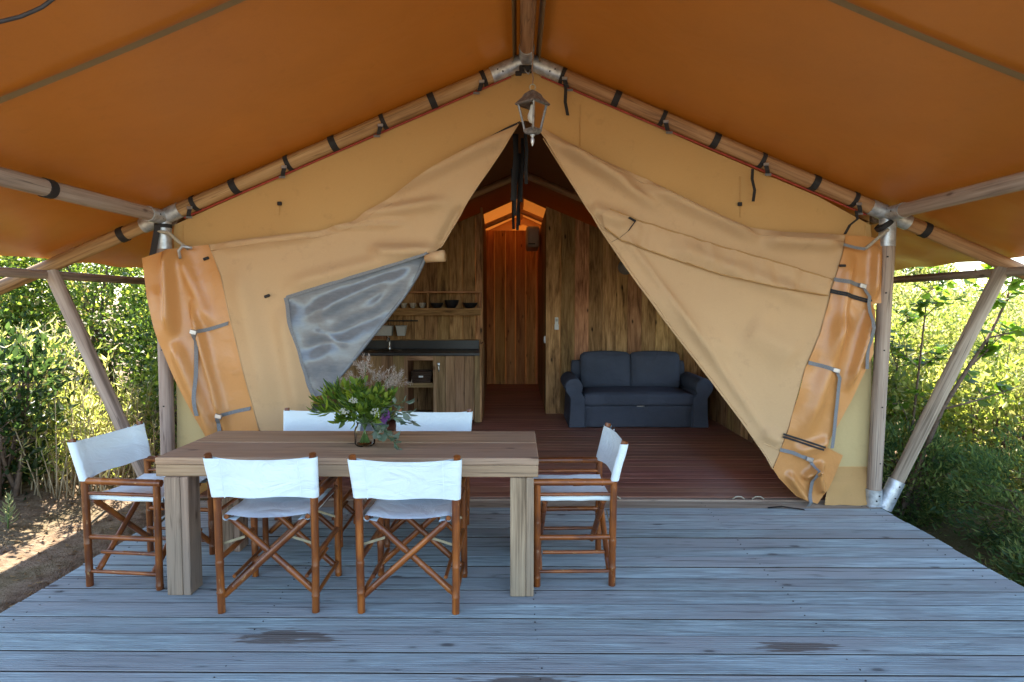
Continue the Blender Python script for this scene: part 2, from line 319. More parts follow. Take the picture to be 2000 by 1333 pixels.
# ------------------------------------------------------------------ mesh helpers
class MB:
    """collects shapes; build() links them as one mesh object"""
    def __init__(s): s.v = []; s.f = []; s.g = []
    def add(s, vs_, fs, gs=None):
        b = len(s.v); s.v += [tuple(p) for p in vs_]
        s.g += [tuple(p) for p in (gs if gs is not None else vs_)]
        s.f += [tuple(i + b for i in f) for f in fs]; return s
    def box(s, c, size, bev=0.004, rot=None, taper=None):
        h = [x / 2 for x in size]; b = min(bev, min(h) * 0.49); loc = []
        vid = {}
        V = []
        for sx in (-1, 1):
            for sy in (-1, 1):
                for sz in (-1, 1):
                    for ax in range(3):
                        p = [sx * (h[0] - b), sy * (h[1] - b), sz * (h[2] - b)]
                        p[ax] += (sx, sy, sz)[ax] * b
                        vid[(sx, sy, sz, ax)] = len(V); V.append(p)
        F = []
        def q(*k): F.append([vid[i] for i in k])
        for sx in (-1, 1):
            o = ((-1, -1), (1, -1), (1, 1), (-1, 1)) if sx > 0 else ((-1, -1), (-1, 1), (1, 1), (1, -1))
            q(*[(sx, a, c_, 0) for a, c_ in o])
            q(*[(c_, sx, a, 1) for a, c_ in o])
            q(*[(a, c_, sx, 2) for a, c_ in o])
        for sa in (-1, 1):
            for sb in (-1, 1):
                e = [(-1, sa, sb, 1), (1, sa, sb, 1), (1, sa, sb, 2), (-1, sa, sb, 2)]; q(*(e if sa * sb < 0 else e[::-1]))
                e = [(sa, -1, sb, 0), (sa, 1, sb, 0), (sa, 1, sb, 2), (sa, -1, sb, 2)]; q(*(e if sa * sb > 0 else e[::-1]))
                e = [(sa, sb, -1, 0), (sa, sb, 1, 0), (sa, sb, 1, 1), (sa, sb, -1, 1)]; q(*(e if sa * sb < 0 else e[::-1]))
        for sx in (-1, 1):
            for sy in (-1, 1):
                for sz in (-1, 1):
                    e = [(sx, sy, sz, 0), (sx, sy, sz, 1), (sx, sy, sz, 2)]
                    q(*(e if sx * sy * sz > 0 else e[::-1]))
        ax = max(range(3), key=lambda i: size[i]); order = [ax] + [i for i in range(3) if i != ax]
        G = [[p[i] for i in order] for p in V]
        if taper: V = [taper(p) for p in V]
        if rot is not None: V = [rot @ Vector(p) for p in V]
        c = Vector(c)
        return s.add([Vector(p) + c for p in V], F, G)
    def tube(s, path, rad, n=10, cap=True, nodes=0, wob=0.0, seg=None):
        path = [Vector(p) for p in path]
        if not isinstance(rad, (list, tuple)): rad = [rad] * len(path)
        if seg or nodes:                                           # resample a path evenly
            L = [0]
            for a, b in zip(path, path[1:]): L.append(L[-1] + (b - a).length)
            ts = [L[-1] * i / (seg or 6) for i in range((seg or 6) + 1)]
            if nodes:
                ph = random.uniform(0.02, nodes)
                k = ph
                while k < L[-1] - 0.012:
                    ts += [k - 0.008, k - 0.003, k + 0.003, k + 0.008]; k += nodes * random.uniform(0.85, 1.15)
                ts = sorted(x for x in ts if 0 <= x <= L[-1])
            np_, nr = [], []
            nodeset = []
            for t_ in ts:
                i = 0
                while i < len(L) - 2 and L[i + 1] < t_: i += 1
                f_ = (t_ - L[i]) / max(1e-9, L[i + 1] - L[i])
                np_.append(path[i].lerp(path[i + 1], f_)); r_ = rad[i] + (rad[i + 1] - rad[i]) * f_
                if nodes:
                    k = ph
                    while k < L[-1]:
                        if abs(t_ - k) < 0.0035: r_ *= 1.10
                        k += nodes
                nr.append(r_)
            path, rad = np_, nr
        V, G, F = [], [], []
        up = None; along = 0
        gx = random.uniform(0, 9)
        for i, p in enumerate(path):
            d = (path[min(i + 1, len(path) - 1)] - path[max(i - 1, 0)])
            d = d.normalized() if d.length > 1e-9 else Vector((0, 0, 1))
            if up is None: up = d.orthogonal().normalized()
            else:
                up = up - d * up.dot(d); up = up.normalized() if up.length > 1e-6 else d.orthogonal().normalized()
            sd_ = d.cross(up)
            if i: along += (p - path[i - 1]).length
            for k in range(n):
                a = 2 * math.pi * k / n
                r_ = rad[i] * (1 + (wob * mnoise.noise(Vector((along * 1.7 + gx, math.cos(a) * 0.7, math.sin(a) * 0.7))) if wob else 0))
                V.append(p + up * (math.cos(a) * r_) + sd_ * (math.sin(a) * r_))
                G.append((along + gx, math.cos(a) * rad[i], math.sin(a) * rad[i]))
        m = len(path)
        for i in range(m - 1):
            for k in range(n):
                F.append((i * n + k, i * n + (k + 1) % n, (i + 1) * n + (k + 1) % n, (i + 1) * n + k))
        if cap:
            F.append(tuple(range(n - 1, -1, -1))); F.append(tuple((m - 1) * n + k for k in range(n)))
        return s.add(V, F, G)
    def lathe(s, prof, c=(0, 0, 0), n=20, rot0=0.0, closed=False):
        V, F = [], []; c = Vector(c)
        for (r_, z_) in prof:
            for k in range(n):
                a = 2 * math.pi * k / n + rot0; V.append(c + Vector((r_ * math.cos(a), r_ * math.sin(a), z_)))
        for i in range(len(prof) - 1):
            for k in range(n): F.append((i * n + k, i * n + (k + 1) % n, (i + 1) * n + (k + 1) % n, (i + 1) * n + k))
        return s.add(V, F)
    def ribbon(s, path, width, wdir, thick=0.002):
        path = [Vector(p) for p in path]; wd = Vector(wdir).normalized() * width / 2
        V, G, F = [], [], []; al = 0
        for i, p in enumerate(path):
            d = (path[min(i + 1, len(path) - 1)] - path[max(i - 1, 0)]).normalized()
            nn = d.cross(wd).normalized() * thick / 2
            if i: al += (p - path[i - 1]).length
            for sa, sb in ((-1, -1), (1, -1), (1, 1), (-1, 1)):
                V.append(p + wd * sa + nn * sb); G.append((al, sa * width / 2, sb * thick))
        for i in range(len(path) - 1):
            for k in range(4): F.append((i * 4 + k, i * 4 + (k + 1) % 4, i * 4 + 4 + (k + 1) % 4, i * 4 + 4 + k))
        F.append((3, 2, 1, 0)); b = 4 * (len(path) - 1); F.append((b, b + 1, b + 2, b + 3))
        return s.add(V, F, G)
    def rbox(s, c, size, r, n=8, puff=(0, 0, 0), rot=None, fn=None):
        """soft rounded box, for cushions"""
        h = Vector(size) / 2; c = Vector(c); V = []; F = []; idx = {}
        def vert(p):
            k = tuple(round(x, 5) for x in p)
            if k in idx: return idx[k]
            q = Vector([max(-(h[i] - r), min(h[i] - r, p[i] * h[i])) for i in range(3)])
            d = Vector([p[i] * h[i] for i in range(3)]) - q
            if d.length > 1e-9: d = d.normalized() * r
            o = q + d
            for i in range(3):
                j, kk = [x for x in range(3) if x != i]
                o[i] += puff[i] * p[i] * max(0, 1 - p[j] ** 2) * max(0, 1 - p[kk] ** 2)
            if fn: o = fn(o)
            if rot is not None: o = rot @ o
            idx[k] = len(V); V.append(o + c); return idx[k]
        t = [-1 + 2 * i / n for i in range(n + 1)]
        t = [math.copysign(abs(x) ** 0.8, x) for x in t]
        for ax in range(3):
            for sg in (-1, 1):
                for i in range(n):
                    for j in range(n):
                        qd = []
                        for (a, b) in ((i, j), (i + 1, j), (i + 1, j + 1), (i, j + 1)):
                            p = [0, 0, 0]; p[ax] = sg; p[(ax + 1) % 3] = t[a]; p[(ax + 2) % 3] = t[b]; qd.append(vert(p))
                        F.append(tuple(qd if sg > 0 else qd[::-1]))
        return s.add(V, F)
    def build(s, name, mat, parent=None, smooth=False, lc=None):
        me = bpy.data.meshes.new(name)
        off = Vector((0, 0, 0)); p = parent
        while p is not None: off += p.location; p = p.parent
        me.from_pydata([(v[0] - off.x, v[1] - off.y, v[2] - off.z) for v in s.v], [], s.f); me.update()
        at = me.attributes.new('gc', 'FLOAT_VECTOR', 'POINT'); at.data.foreach_set('vector', np.array(s.g, dtype=np.float32).ravel())
        if smooth: me.shade_smooth() if smooth is True else smooth_angle(me, smooth)
        return put(name, me, mat, parent)
def smooth_angle(me, deg):
    me.polygons.foreach_set('use_smooth', [True] * len(me.polygons)); me.set_sharp_from_angle(angle=R(deg))
def put(name, me, mat, parent=None):
    if mat is not None and not me.materials: me.materials.append(M[mat] if isinstance(mat, str) else mat)
    o = bpy.data.objects.new(name, me); COL.objects.link(o)
    if parent is not None: o.parent = parent
    return o
def tag(o, label=None, cat=None, group=None, kind=None):
    if label: o['label'] = label
    if cat: o['category'] = cat
    if group: o['group'] = group
    if kind: o['kind'] = kind
    return o
def thing(name, label, cat, loc=(0, 0, 0), rz=0.0, group=None):
    o = bpy.data.objects.new(name, None); COL.objects.link(o); o.empty_display_size = 0.1
    o.location = loc; o.rotation_euler = (0, 0, rz); return tag(o, label, cat, group)
def struct(name, loc=(0, 0, 0)):
    o = bpy.data.objects.new(name, None); COL.objects.link(o); o.location = loc; return tag(o, kind='structure')
def copy_tree(o, parent=None):
    c = o.copy(); COL.objects.link(c); c.parent = parent
    for ch in o.children: copy_tree(ch, c)
    return c
def inst(src, parent, loc, rot=(0, 0, 0), scale=None):
    c = src.copy(); COL.objects.link(c); c.parent = parent; c.location = loc; c.rotation_euler = rot
    if scale: c.scale = scale
    return c

# ================================================================== SETTING
def ground_z(x, y):
    z = -0.42
    if x < -2.4:
        t = min(1, (-2.4 - x) / 1.6); z = -0.42 + 0.34 * min(1, max(0, (-2.4 - x) / 0.35)) + 0.16 * t + 0.10 * max(0, min(1, (-x - 5) / 6)) * 6 * 0.5
    if x > 3.2: z += 0.05 * (x - 3.2) if x < 10 else 0.34 + 0.03 * (min(x, 40) - 10)
    z += 0.05 * mnoise.noise(Vector((x * 0.7, y * 0.7, 0))) * min(1, abs(x) / 3)
    if y > 14: z += 0.03 * (min(y, 60) - 14)
    return z
def make_ground():
    xs = list(np.concatenate([np.linspace(-400, -30, 12), np.linspace(-26, -9, 18), np.linspace(-8.6, 9, 89), np.linspace(10, 30, 20), np.linspace(40, 400, 12)]))
    ys = list(np.concatenate([np.linspace(-400, -10, 12), np.linspace(-8, 14, 90), np.linspace(15, 60, 30), np.linspace(80, 600, 12)]))
    V = [(x, y, ground_z(x, y)) for y in ys for x in xs]; n = len(xs)
    F = [(j * n + i, j * n + i + 1, (j + 1) * n + i + 1, (j + 1) * n + i) for j in range(len(ys) - 1) for i in range(n - 1)]
    b = MB(); b.add(V, F); o = b.build('ground', 'ground', None, True); tag(o, kind='structure')
make_ground()

# deck of grooved boards
DX0, DX1 = -2.69, 2.885
def deck_board_mesh():
    wdt, th, ng = 0.1470, 0.028, 9
    prof = [(-wdt / 2, -th), (-wdt / 2, -0.002)]
    p = wdt / ng
    for k in range(ng):
        y0 = -wdt / 2 + k * p
        prof += [(y0 + p * 0.12, 0.0), (y0 + p * 0.70, 0.0)]
        if k < ng - 1: prof += [(y0 + p * 0.80, -0.0042), (y0 + p * 1.02, -0.0042)]
    prof += [(wdt / 2, -0.002), (wdt / 2, -th)]
    n = len(prof); L = (DX1 - DX0)
    V, G, F = [], [], []
    for i, x in enumerate((-L / 2, L / 2)):
        for (y, z) in prof: V.append((x, y, z)); G.append((x, y, z * 0.3))
    for k in range(n): F.append((n + k, n + (k + 1) % n, (k + 1) % n, k))
    F.append(tuple(range(n))); F.append(tuple(range(2 * n - 1, n - 1, -1)))
    return V, F, G
deck = struct('deck', (0, 0, 0))
bm = MB(); bm.add(*deck_board_mesh()); b0 = bm.build('plank', 'deck', deck)
b0.data.materials.append(M['deckgapshade']); b0.data.materials.append(M['deckgrooveshade'])                       # board edges and undersides painted near-black, standing in for shade in the gaps
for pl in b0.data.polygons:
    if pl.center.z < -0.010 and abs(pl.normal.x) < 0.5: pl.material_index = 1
    elif -0.0055 < pl.center.z < -0.0035 and abs(pl.normal.x) < 0.5: pl.material_index = 2      # groove faces coloured darker: grime plus painted-in shade
bw = bpy.data.meshes.new_from_object(b0); bw.materials.clear(); bw.materials.append(M['threshold']); bw.materials.append(M['deckgapshade']); bw.materials.append(M['deckgrooveshade'])
y = 4.80; k = 0
while y > -1.2:
    o = b0 if k == 0 else inst(b0, deck, (0, 0, 0))
    if k == 0: first = o
    o.location = ((DX0 + DX1) / 2 + random.uniform(-0.008, 0.008), y, random.uniform(-0.003, 0.002)); o.rotation_euler = (random.uniform(-0.009, 0.009), 0, random.uniform(-0.0006, 0.0006))
    y -= 0.1555; k += 1
first.data = bw; first['label'] = 'browner, less weathered board along the tent front'
for x in (DX0 + 0.12, -1.3, 0.1, 1.5, DX1 - 0.12):
    bm = MB(); bm.box((x, 1.8, -0.105), (0.07, 6.1, 0.15), 0.004); bm.build('joist', 'tableleg', deck)

# inner floor
mm_ = MB()
for k_ in range(38):
    for x in (DX0 + 0.12, -1.3, 0.1, 1.5, DX1 - 0.12):
        for dy in (-0.035, 0.038):
            q = Vector((x + random.uniform(-0.012, 0.012), 4.80 - 0.1555 * k_ + dy + random.uniform(-0.004, 0.004), -0.004)); mm_.tube([q, q + Vector((0, 0, 0.0045))], 0.0042, n=6)
sc_o = mm_.build('screw_heads', 'screw', deck); sc_o['kind'] = 'stuff'
floor = struct('floor', (0, 0, 0))
bm = MB(); bm.box((0, 0, -0.014), (5.5, 0.132, 0.028), 0.003); f0 = bm.build('plank', 'floor', floor)
y = 5.02; k = 0
while y < 13.5:
    o = f0 if k == 0 else inst(f0, floor, (0, 0, 0))
    o.location = (0.07, y, 0.012 + random.uniform(-0.001, 0.001)); y += 0.1365; k += 1
bm = MB(); bm.box((0.07, 4.915, -0.006), (5.4, 0.062, 0.032), 0.004); bm.build('threshold', 'threshold', floor)

# ================================================================== TENT
TX, TY = 0.07, 4.80
tent = thing('safari_tent', 'large orange and tan canvas safari tent on round timber poles with open door flaps', 'tent', (TX, TY, 0))
SL = 0.419
def raf_z(x): return 3.50 - SL * abs(x - TX)
def fly_z(x): return raf_z(x) + 0.085
LX, RX = -2.80, 2.90       # post tops
# fly sheet
FY0, FY1 = 1.75, 13.6
def fly_side(sg, FY0, FY1, mat, ny):
    nx = 46; V, F, G = [], [], []
    for j in range(ny + 1):
        Yv = FY0 + (FY1 - FY0) * j / ny
        for i in range(nx + 1):
            u = i / nx; ax = u * 3.84
            x = TX + sg * ax
            z = fly_z(x)
            # sag between supports: ridge, purlin (2.85), rail (3.74)
            if ax < 2.86: s_ = math.sin(math.pi * ax / 2.86) * 0.045
            elif ax < 3.74: s_ = math.sin(math.pi * (ax - 2.86) / 0.88) * 0.03
            else: s_ = (ax - 3.74) * 0.05
            bay = 1 - 0.75 * math.exp(-((Yv - TY) / 0.35) ** 2)
            z -= s_ * bay
            z += 0.010 * mnoise.noise(Vector((x * 1.3, Yv * 0.8, 3 + sg))) * bay
            if ax > 2.2: z += 0.022 * (ax - 2.2) * math.sin(Yv * 9 + x * 2.5 + 2 * mnoise.noise(Vector((Yv, x, 1)))) * bay * 0.25
            V.append((x, Yv, z)); G.append((x, Yv, 0))
    n = nx + 1
    for j in range(ny):
        for i in range(nx):
            q = (j * n + i, j * n + i + 1, (j + 1) * n + i + 1, (j + 1) * n + i); F.append(q if sg > 0 else q[::-1])
    b = MB(); b.add(V, F, G); o = b.build('fly_sheet', mat, tent, True)
    # seam tapes on the underside
    for ys_ in ((2.78,) if FY0 < 2 else ()):
        P = [(TX + sg * a, ys_, 0) for a in np.linspace(0.03, 3.8, 60)]
        V, F = [], []
        for (x, yy, _) in P:
            ax = abs(x - TX)
            if ax < 2.86: s_ = math.sin(math.pi * ax / 2.86) * 0.045
            elif ax < 3.74: s_ = math.sin(math.pi * (ax - 2.86) / 0.88) * 0.03
            else: s_ = (ax - 3.74) * 0.05
            z = fly_z(x) - s_ - 0.022
            V += [(x, yy - 0.022, z), (x, yy + 0.022, z)]
        for i in range(len(P) - 1): F.append((2 * i, 2 * i + 1, 2 * i + 3, 2 * i + 2))
        b = MB(); b.add(V, F); sm = b.build('seam_tape', 'seam', o, True)
    return o
flyL = fly_side(-1, FY0, 8.9, 'fly', 70); flyR = fly_side(1, FY0, 8.9, 'fly', 70)
for sg in (-1, 1): fly_side(sg, 8.86, FY1, 'flyrear', 46)
flyL['label'] = 'left slope of the orange fly sheet'; flyR['label'] = 'right slope of the orange fly sheet'
# ridge flaps beside ridge pole
for sg in (-1, 1):
    b = MB(); V = []; 
    for Yv in np.linspace(1.8, 4.95, 12):
        V += [(TX + sg * 0.075, Yv, 3.555), (TX + sg * 0.105, Yv, 3.455)]
    b.add(V, [(2 * i, 2 * i + 1, 2 * i + 3, 2 * i + 2) for i in range(11)]); b.build('ridge_flap', 'seam', tent, True)

def pole(name, a, b_, r, mat='pole', parent=tent, n=16):
    m = MB(); m.tube([a, b_], r, n=n, wob=0.035, seg=14); return m.build(name, mat, parent, 40)
def screws(parent, pts, nrm=(0, -1, 0), r=0.006):
    for p in pts:
        m = MB(); d = Vector(nrm).normalized(); p = Vector(p); m.tube([p - d * 0.006, p + d * 0.003], r, n=8); m.build('screw', 'screw', parent)
RAF = 0.054
apex = Vector((TX, TY, 3.50))
ridge = pole('ridge_pole', (TX, 1.9, 3.50), (TX, 13.2, 3.50), 0.052, 'polewarm')
m = MB(); m.tube([(TX, TY - 0.24, 3.50), (TX, TY + 0.1, 3.50)], 0.058, n=18); m.build('ridge_socket', 'galv', ridge, 40)
rafters = []
for sg in (-1, 1):
    jx = LX if sg < 0 else RX
    ex = TX + sg * 4.42
    r_ = pole('rafter', (TX + sg * 0.04, TY, raf_z(TX + sg * 0.04)), (ex, TY, raf_z(ex)), RAF, 'polewarm'); rafters.append(r_)
    # sockets
    def sock(x0, x1, rad=0.060):
        mm = MB(); mm.tube([(x0, TY, raf_z(x0)), (x1, TY, raf_z(x1))], rad, n=18); return mm.build('socket', 'galv', r_, 40)
    sk = sock(TX + sg * 0.03, TX + sg * 0.27)
    screws(sk, [(TX + sg * 0.22, TY - 0.060, raf_z(TX + sg * 0.22)), (TX + sg * 0.18, TY - 0.056, raf_z(TX + sg * 0.18) - 0.03)])
    sock(jx - sg * 0.14, jx + sg * 0.16)
    # piping under the rafter where the wall is laced on
    mm = MB(); a0, a1 = TX + sg * 0.12, jx - sg * 0.15
    mm.tube([(a0, TY + 0.035, raf_z(a0) - 0.062), (a1, TY + 0.035, raf_z(a1) - 0.062)], 0.008, n=6); mm.build('red_piping', 'redpipe', r_)
tdir = {-1: Vector((1, 0, SL)).normalized(), 1: Vector((-1, 0, SL)).normalized()}
def strap(sg, px, kind, tail=None):
    r_ = rafters[0 if sg < 0 else 1]; py = {}
    # photo x -> X on the rafter at TY
    X = atY(px, 300, TY).x
    c = Vector((X, TY, raf_z(X))); d = tdir[sg]
    wdt = 0.052 if kind == 'band' else 0.034
    mm = MB(); mm.tube([c - d * wdt / 2, c + d * wdt / 2], RAF + 0.006, n=18)
    st = mm.build('strap', 'black', r_, 40)
    if kind == 'buckle':
        lo = c + Vector((sg * 0.012, -0.045, -0.052))
        mm = MB(); rot = Matrix.Rotation(math.atan2(d.z, d.x * (1 if d.x > 0 else 1)), 3, 'Y')
        mm.box(lo + Vector((0, -0.016, 0.008)), (0.042, 0.010, 0.022), 0.003); mm.build('buckle', 'buckle', r_)
        mm = MB(); mm.ribbon([lo + Vector((0, -0.012, 0.0)), lo + Vector((sg * 0.01, -0.012, -0.035)), lo + Vector((sg * 0.022, 0.01, -0.055))], 0.034, (1, 0, 0)); mm.build('strap_end', 'black', r_)
        mm = MB(); mm.box(lo + Vector((sg * 0.045, 0.055, -0.055)), (0.05, 0.006, 0.018), 0.002); mm.build('wall_tab', 'greyweb', r_)
    if tail:
        pts = [atY(x_, y_, TY - 0.05) for x_, y_ in tail]
        mm = MB(); mm.ribbon(pts, 0.026, (1, 0.25, 0)); mm.build('strap_tail', 'black', r_, 30)
for px, kd in ((945, 'buckle'), (845, 'band'), (750, 'buckle'), (652, 'band'), (563, 'buckle'), (457, 'band'), (378, 'buckle'), (235, 'band')): strap(-1, px, kd)
strap(1, 1098, 'buckle', [(1102, 155), (1105, 175), (1104, 200), (1109, 226)]); strap(1, 1203, 'band'); strap(1, 1293, 'buckle'); strap(1, 1396, 'band')
strap(1, 1488, 'buckle', [(1470, 330), (1469, 350), (1474, 372), (1471, 394)]); strap(1, 1592, 'band'); strap(1, 1670, 'buckle', [(1672, 412), (1675, 428), (1660, 440), (1650, 458)]); strap(1, 1812, 'band')
# knot of straps at the apex
mm = MB(); mm.box((TX - 0.005, TY - 0.065, 3.405), (0.10, 0.03, 0.055), 0.006); mm.box((TX - 0.06, TY - 0.07, 3.372), (0.05, 0.03, 0.03), 0.006); mm.build('apex_strap', 'black', tent)
mm = MB(); mm.tube([(TX - 0.02, TY - 0.085, 3.41), (TX - 0.005, TY - 0.10, 3.375), (TX + 0.015, TY - 0.09, 3.36), (TX + 0.03, TY - 0.08, 3.395)], 0.006, n=8); mm.build('apex_hook', 'buckle', tent, True)

# posts, purlins, rails, braces
def post_side(sg):
    jx = LX if sg < 0 else RX; fx = (-2.825 if sg < 0 else 2.865)
    jz = raf_z(jx)
    pu_end = 1.55
    pu = pole('purlin', (jx, TY - 0.12, jz), (jx, pu_end, jz), 0.052, 'pole')
    mm = MB(); mm.tube([(jx, TY + 0.03, jz), (jx, TY - 0.20, jz)], 0.058, n=18); s1 = mm.build('socket', 'galv', pu, 40)
    screws(s1, [(jx - sg * 0.058, TY - 0.13, jz + 0.005), (jx - sg * 0.05, TY - 0.08, jz - 0.02)], (-sg, 0, 0))
    for yy in ((3.62,) if sg < 0 else ()):
        mm = MB(); mm.tube([(jx, yy - 0.03, jz), (jx, yy + 0.03, jz)], 0.058, n=18); mm.build('strap', 'black', pu, 40)
    pole('purlin', (jx, TY + 0.12, jz), (jx, 13.2, jz), 0.052, 'pole')
    po = pole('post', (fx, TY, 0.02), (jx + sg * 0.01, TY, jz - 0.04), 0.054, 'pole')
    mm = MB(); mm.tube([(jx, TY, jz - 0.25), (jx, TY, jz + 0.02)], 0.060, n=18); s2 = mm.build('socket', 'galv', po, 40)
    mm = MB(); mm.tube([(fx, TY, 0.0), (fx, TY, 0.13)], 0.062, n=18); s3 = mm.build('foot_socket', 'galv', po, 40)
    screws(s3, [(fx + 0.01, TY - 0.062, 0.09), (fx - 0.01, TY - 0.062, 0.05)])
    screws(po, [(fx + 0.012 + sg * 0.0, TY - 0.054, z_) for z_ in (0.35, 0.8, 1.25, 1.7, 1.98)])
    bx = -3.70 if sg < 0 else 3.80
    fb = Vector((fx + sg * 0.10, TY - 0.01, 0.03)); tb = Vector((bx, TY - 0.01, raf_z(bx) - 0.05))
    br = pole('brace', fb, tb, 0.052, 'pole')
    mm = MB(); dd = (tb - fb).normalized(); mm.tube([fb - dd * 0.06, fb + dd * 0.19], 0.060, n=18); s4 = mm.build('foot_socket', 'galv', br, 40)
    screws(s4, [tuple(fb + dd * 0.15 + Vector((0.0, -0.06, 0))), tuple(fb + dd * 0.05 + Vector((0.01, -0.06, 0)))])
    mm = MB(); mm.box((fx + sg * 0.0, TY, 0.004), (0.14, 0.13, 0.008), 0.002); mm.build('base_plate', 'galv', po)
    rx = -3.72 if sg < 0 else 3.82
    pole('eave_rail', (rx, 1.6, raf_z(rx) - 0.068), (rx, 13.3, raf_z(rx) - 0.068), 0.036, 'pole', n=12)
    # side canvas wall from the post backwards, with tie rope at the corner
    return po
pL = post_side(-1); pR = post_side(1)
# corner strap hanging from the left socket
mm = MB(); mm.ribbon([atY(308, 440, 4.72), atY(304, 465, 4.72), atY(299, 492, 4.72), atY(293, 516, 4.71)], 0.045, (1, 0.2, 0)); mm.build('corner_strap', 'black', tent, 30)
mm = MB(); mm.tube([(LX, TY, raf_z(LX) - 0.085), (LX, TY, raf_z(LX) - 0.055)], 0.065, n=18); mm.build('corner_strap_loop', 'black', tent, 40)
mm = MB(); mm.tube([(RX - 0.03, TY - 0.02, raf_z(RX) - 0.10), (RX - 0.05, TY - 0.02, raf_z(RX) - 0.075)], 0.068, n=18); mm.build('corner_strap_loop', 'black', tent, 40)
# corner ropes
def rope(pts, r=0.012): 
    mm = MB(); mm.tube(pts, r, n=8, seg=14, wob=0.25); return mm.build('corner_rope', 'rope', tent, True)
rope([atY(306, 452, 4.73), atY(330, 455, 4.73), atY(345, 470, 4.74), atY(368, 487, 4.75)])
mm = MB(); mm.tube([atY(352, 505, 4.70), atY(349, 490, 4.68), atY(356, 481, 4.68), atY(375, 485, 4.70)], 0.012, n=8); mm.build('corner_hook', 'galv', tent, True)
rope([atY(1735, 448, 4.73), atY(1718, 462, 4.73), atY(1700, 478, 4.74), atY(1690, 486, 4.75)])
mm = MB(); mm.ribbon([atY(1648, 478, 4.70), atY(1670, 484, 4.70), atY(1690, 487, 4.70)], 0.022, (0.1, 0, 1)); mm.build('corner_web', 'greyweb', tent, 30)

# ---- cloth sheets: an outline on the wall plane, filled with a fine mesh and pushed out into folds
def in_poly(x, y, P):
    c = False; j = len(P) - 1
    for i in range(len(P)):
        if (P[i][1] > y) != (P[j][1] > y) and x < (P[j][0] - P[i][0]) * (y - P[i][1]) / (P[j][1] - P[i][1]) + P[i][0]: c = not c
        j = i
    return c
def sheet(name, outline, plane, off, mat, parent, step=0.03, zmin=0.004):
    P = []
    pts = [atY(x, y, plane) for x, y in outline]
    P2 = [(p.x, max(zmin, p.z)) for p in pts]
    loop = []
    for a, b in zip(P2, P2[1:] + P2[:1]):
        n = max(1, int(math.hypot(b[0] - a[0], b[1] - a[1]) / step))
        loop += [(a[0] + (b[0] - a[0]) * k / n, a[1] + (b[1] - a[1]) * k / n) for k in range(n)]
    nl = len(loop)
    xs = [p[0] for p in loop]; zs = [p[1] for p in loop]
    pts2 = [Vector(p) for p in loop]
    LA = np.array(loop)
    zz = min(zs) + step * 0.5; row = 0
    while zz < max(zs):
        xx = min(xs) + step * (0.25 + 0.5 * (row % 2))
        while xx < max(xs):
            if in_poly(xx, zz, loop) and np.min((LA[:, 0] - xx) ** 2 + (LA[:, 1] - zz) ** 2) > (step * 0.55) ** 2: pts2.append(Vector((xx, zz)))
            xx += step
        zz += step * 0.87; row += 1
    vs2, _, fs2, *_r = delaunay_2d_cdt(pts2, [(i, (i + 1) % nl) for i in range(nl)], [], 1, 1e-6)
    V = []
    for v in vs2: V.append((v.x, plane - off(v.x, v.y), v.y))
    F = [tuple(f) for f in fs2]
    b = MB(); b.add(V, F, [(v.x, v.y, 0) for v in vs2]); return b.build(name, mat, parent, True)
def fold(x1, y1, x2, y2, wdt, amp, plane=4.86, skew=0.0):
    a = atY(x1, y1, plane); b = atY(x2, y2, plane); ax, az, bx, bz = a.x, a.z, b.x, b.z
    L2 = (bx - ax) ** 2 + (bz - az) ** 2; L = math.sqrt(L2)
    def f(x, z):
        t = ((x - ax) * (bx - ax) + (z - az) * (bz - az)) / L2
        tc = max(0, min(1, t)); dx = x - ax - tc * (bx - ax); dz = z - az - tc * (bz - az)
        d = math.hypot(dx, dz); sd_ = ((x - ax) * (bz - az) - (z - az) * (bx - ax)) / L
        w_ = wdt * (1.0 - 0.5 * (0.5 + 0.5 * math.tanh(sd_ * skew / (0.4 * wdt))) if skew else 1.0)
        e0 = min(1, max(0, (t + 0.05) / 0.22)); e1 = min(1, max(0, (1.05 - t) / 0.30))
        return 1.8 * amp * math.exp(-(d / w_) ** 2) * e0 * e0 * (3 - 2 * e0) * e1 * e1 * (3 - 2 * e1)
    return f
def offs(base, folds, nz=0.006, fs=5.0, seed=0):
    def f(x, z):
        d = base(x, z) if callable(base) else base
        for g in folds: d += g(x, z)
        return d + nz * mnoise.noise(Vector((x * fs, z * fs, seed)))
    return f
PL = 4.86
wallfold = [fold(420, 520, 640, 440, 0.15, 0.02), fold(1190, 180, 1180, 400, 0.02, 0.004)]
wall = sheet('front_wall', [(345, 905), (430, 905), (440, 700), (535, 555), (760, 455), (900, 330), (985, 262), (1012, 240), (1026, 236), (1046, 240), (1150, 340), (1400, 560), (1560, 720), (1600, 860), (1640, 1003), (1702, 995), (1702, 600), (1702, 470), (1700, 440), (1600, 385), (1400, 300), (1200, 210), (1090, 162), (1030, 136), (960, 165), (800, 232), (600, 322), (440, 394), (340, 440), (338, 470), (345, 560)], PL, offs(0.0, wallfold, 0.012, 2.2), 'wall', tent, 0.045)
# muddy hem strip on the right wall foot and pale lower panel
sheet('wall_hem', [(1625, 912), (1701, 913), (1703, 1000), (1725, 1003), (1690, 1006), (1655, 1000), (1635, 1006), (1600, 1003)], PL, offs(lambda x, z: 0.012 + 0.16 * max(0, 0.30 - z) ** 1.3 * 2.2, [], 0.02, 9), 'hem', wall, 0.03)
sheet('side_panel', [(1640, 590), (1700, 590), (1701, 911), (1600, 911), (1580, 800)], PL, offs(0.010, [], 0.012, 3), 'wallpale', wall, 0.045)
sheet('side_panel', [(345, 600), (420, 600), (480, 905), (347, 905)], PL, offs(0.010, [], 0.015, 3), 'wallpale', wall, 0.045)
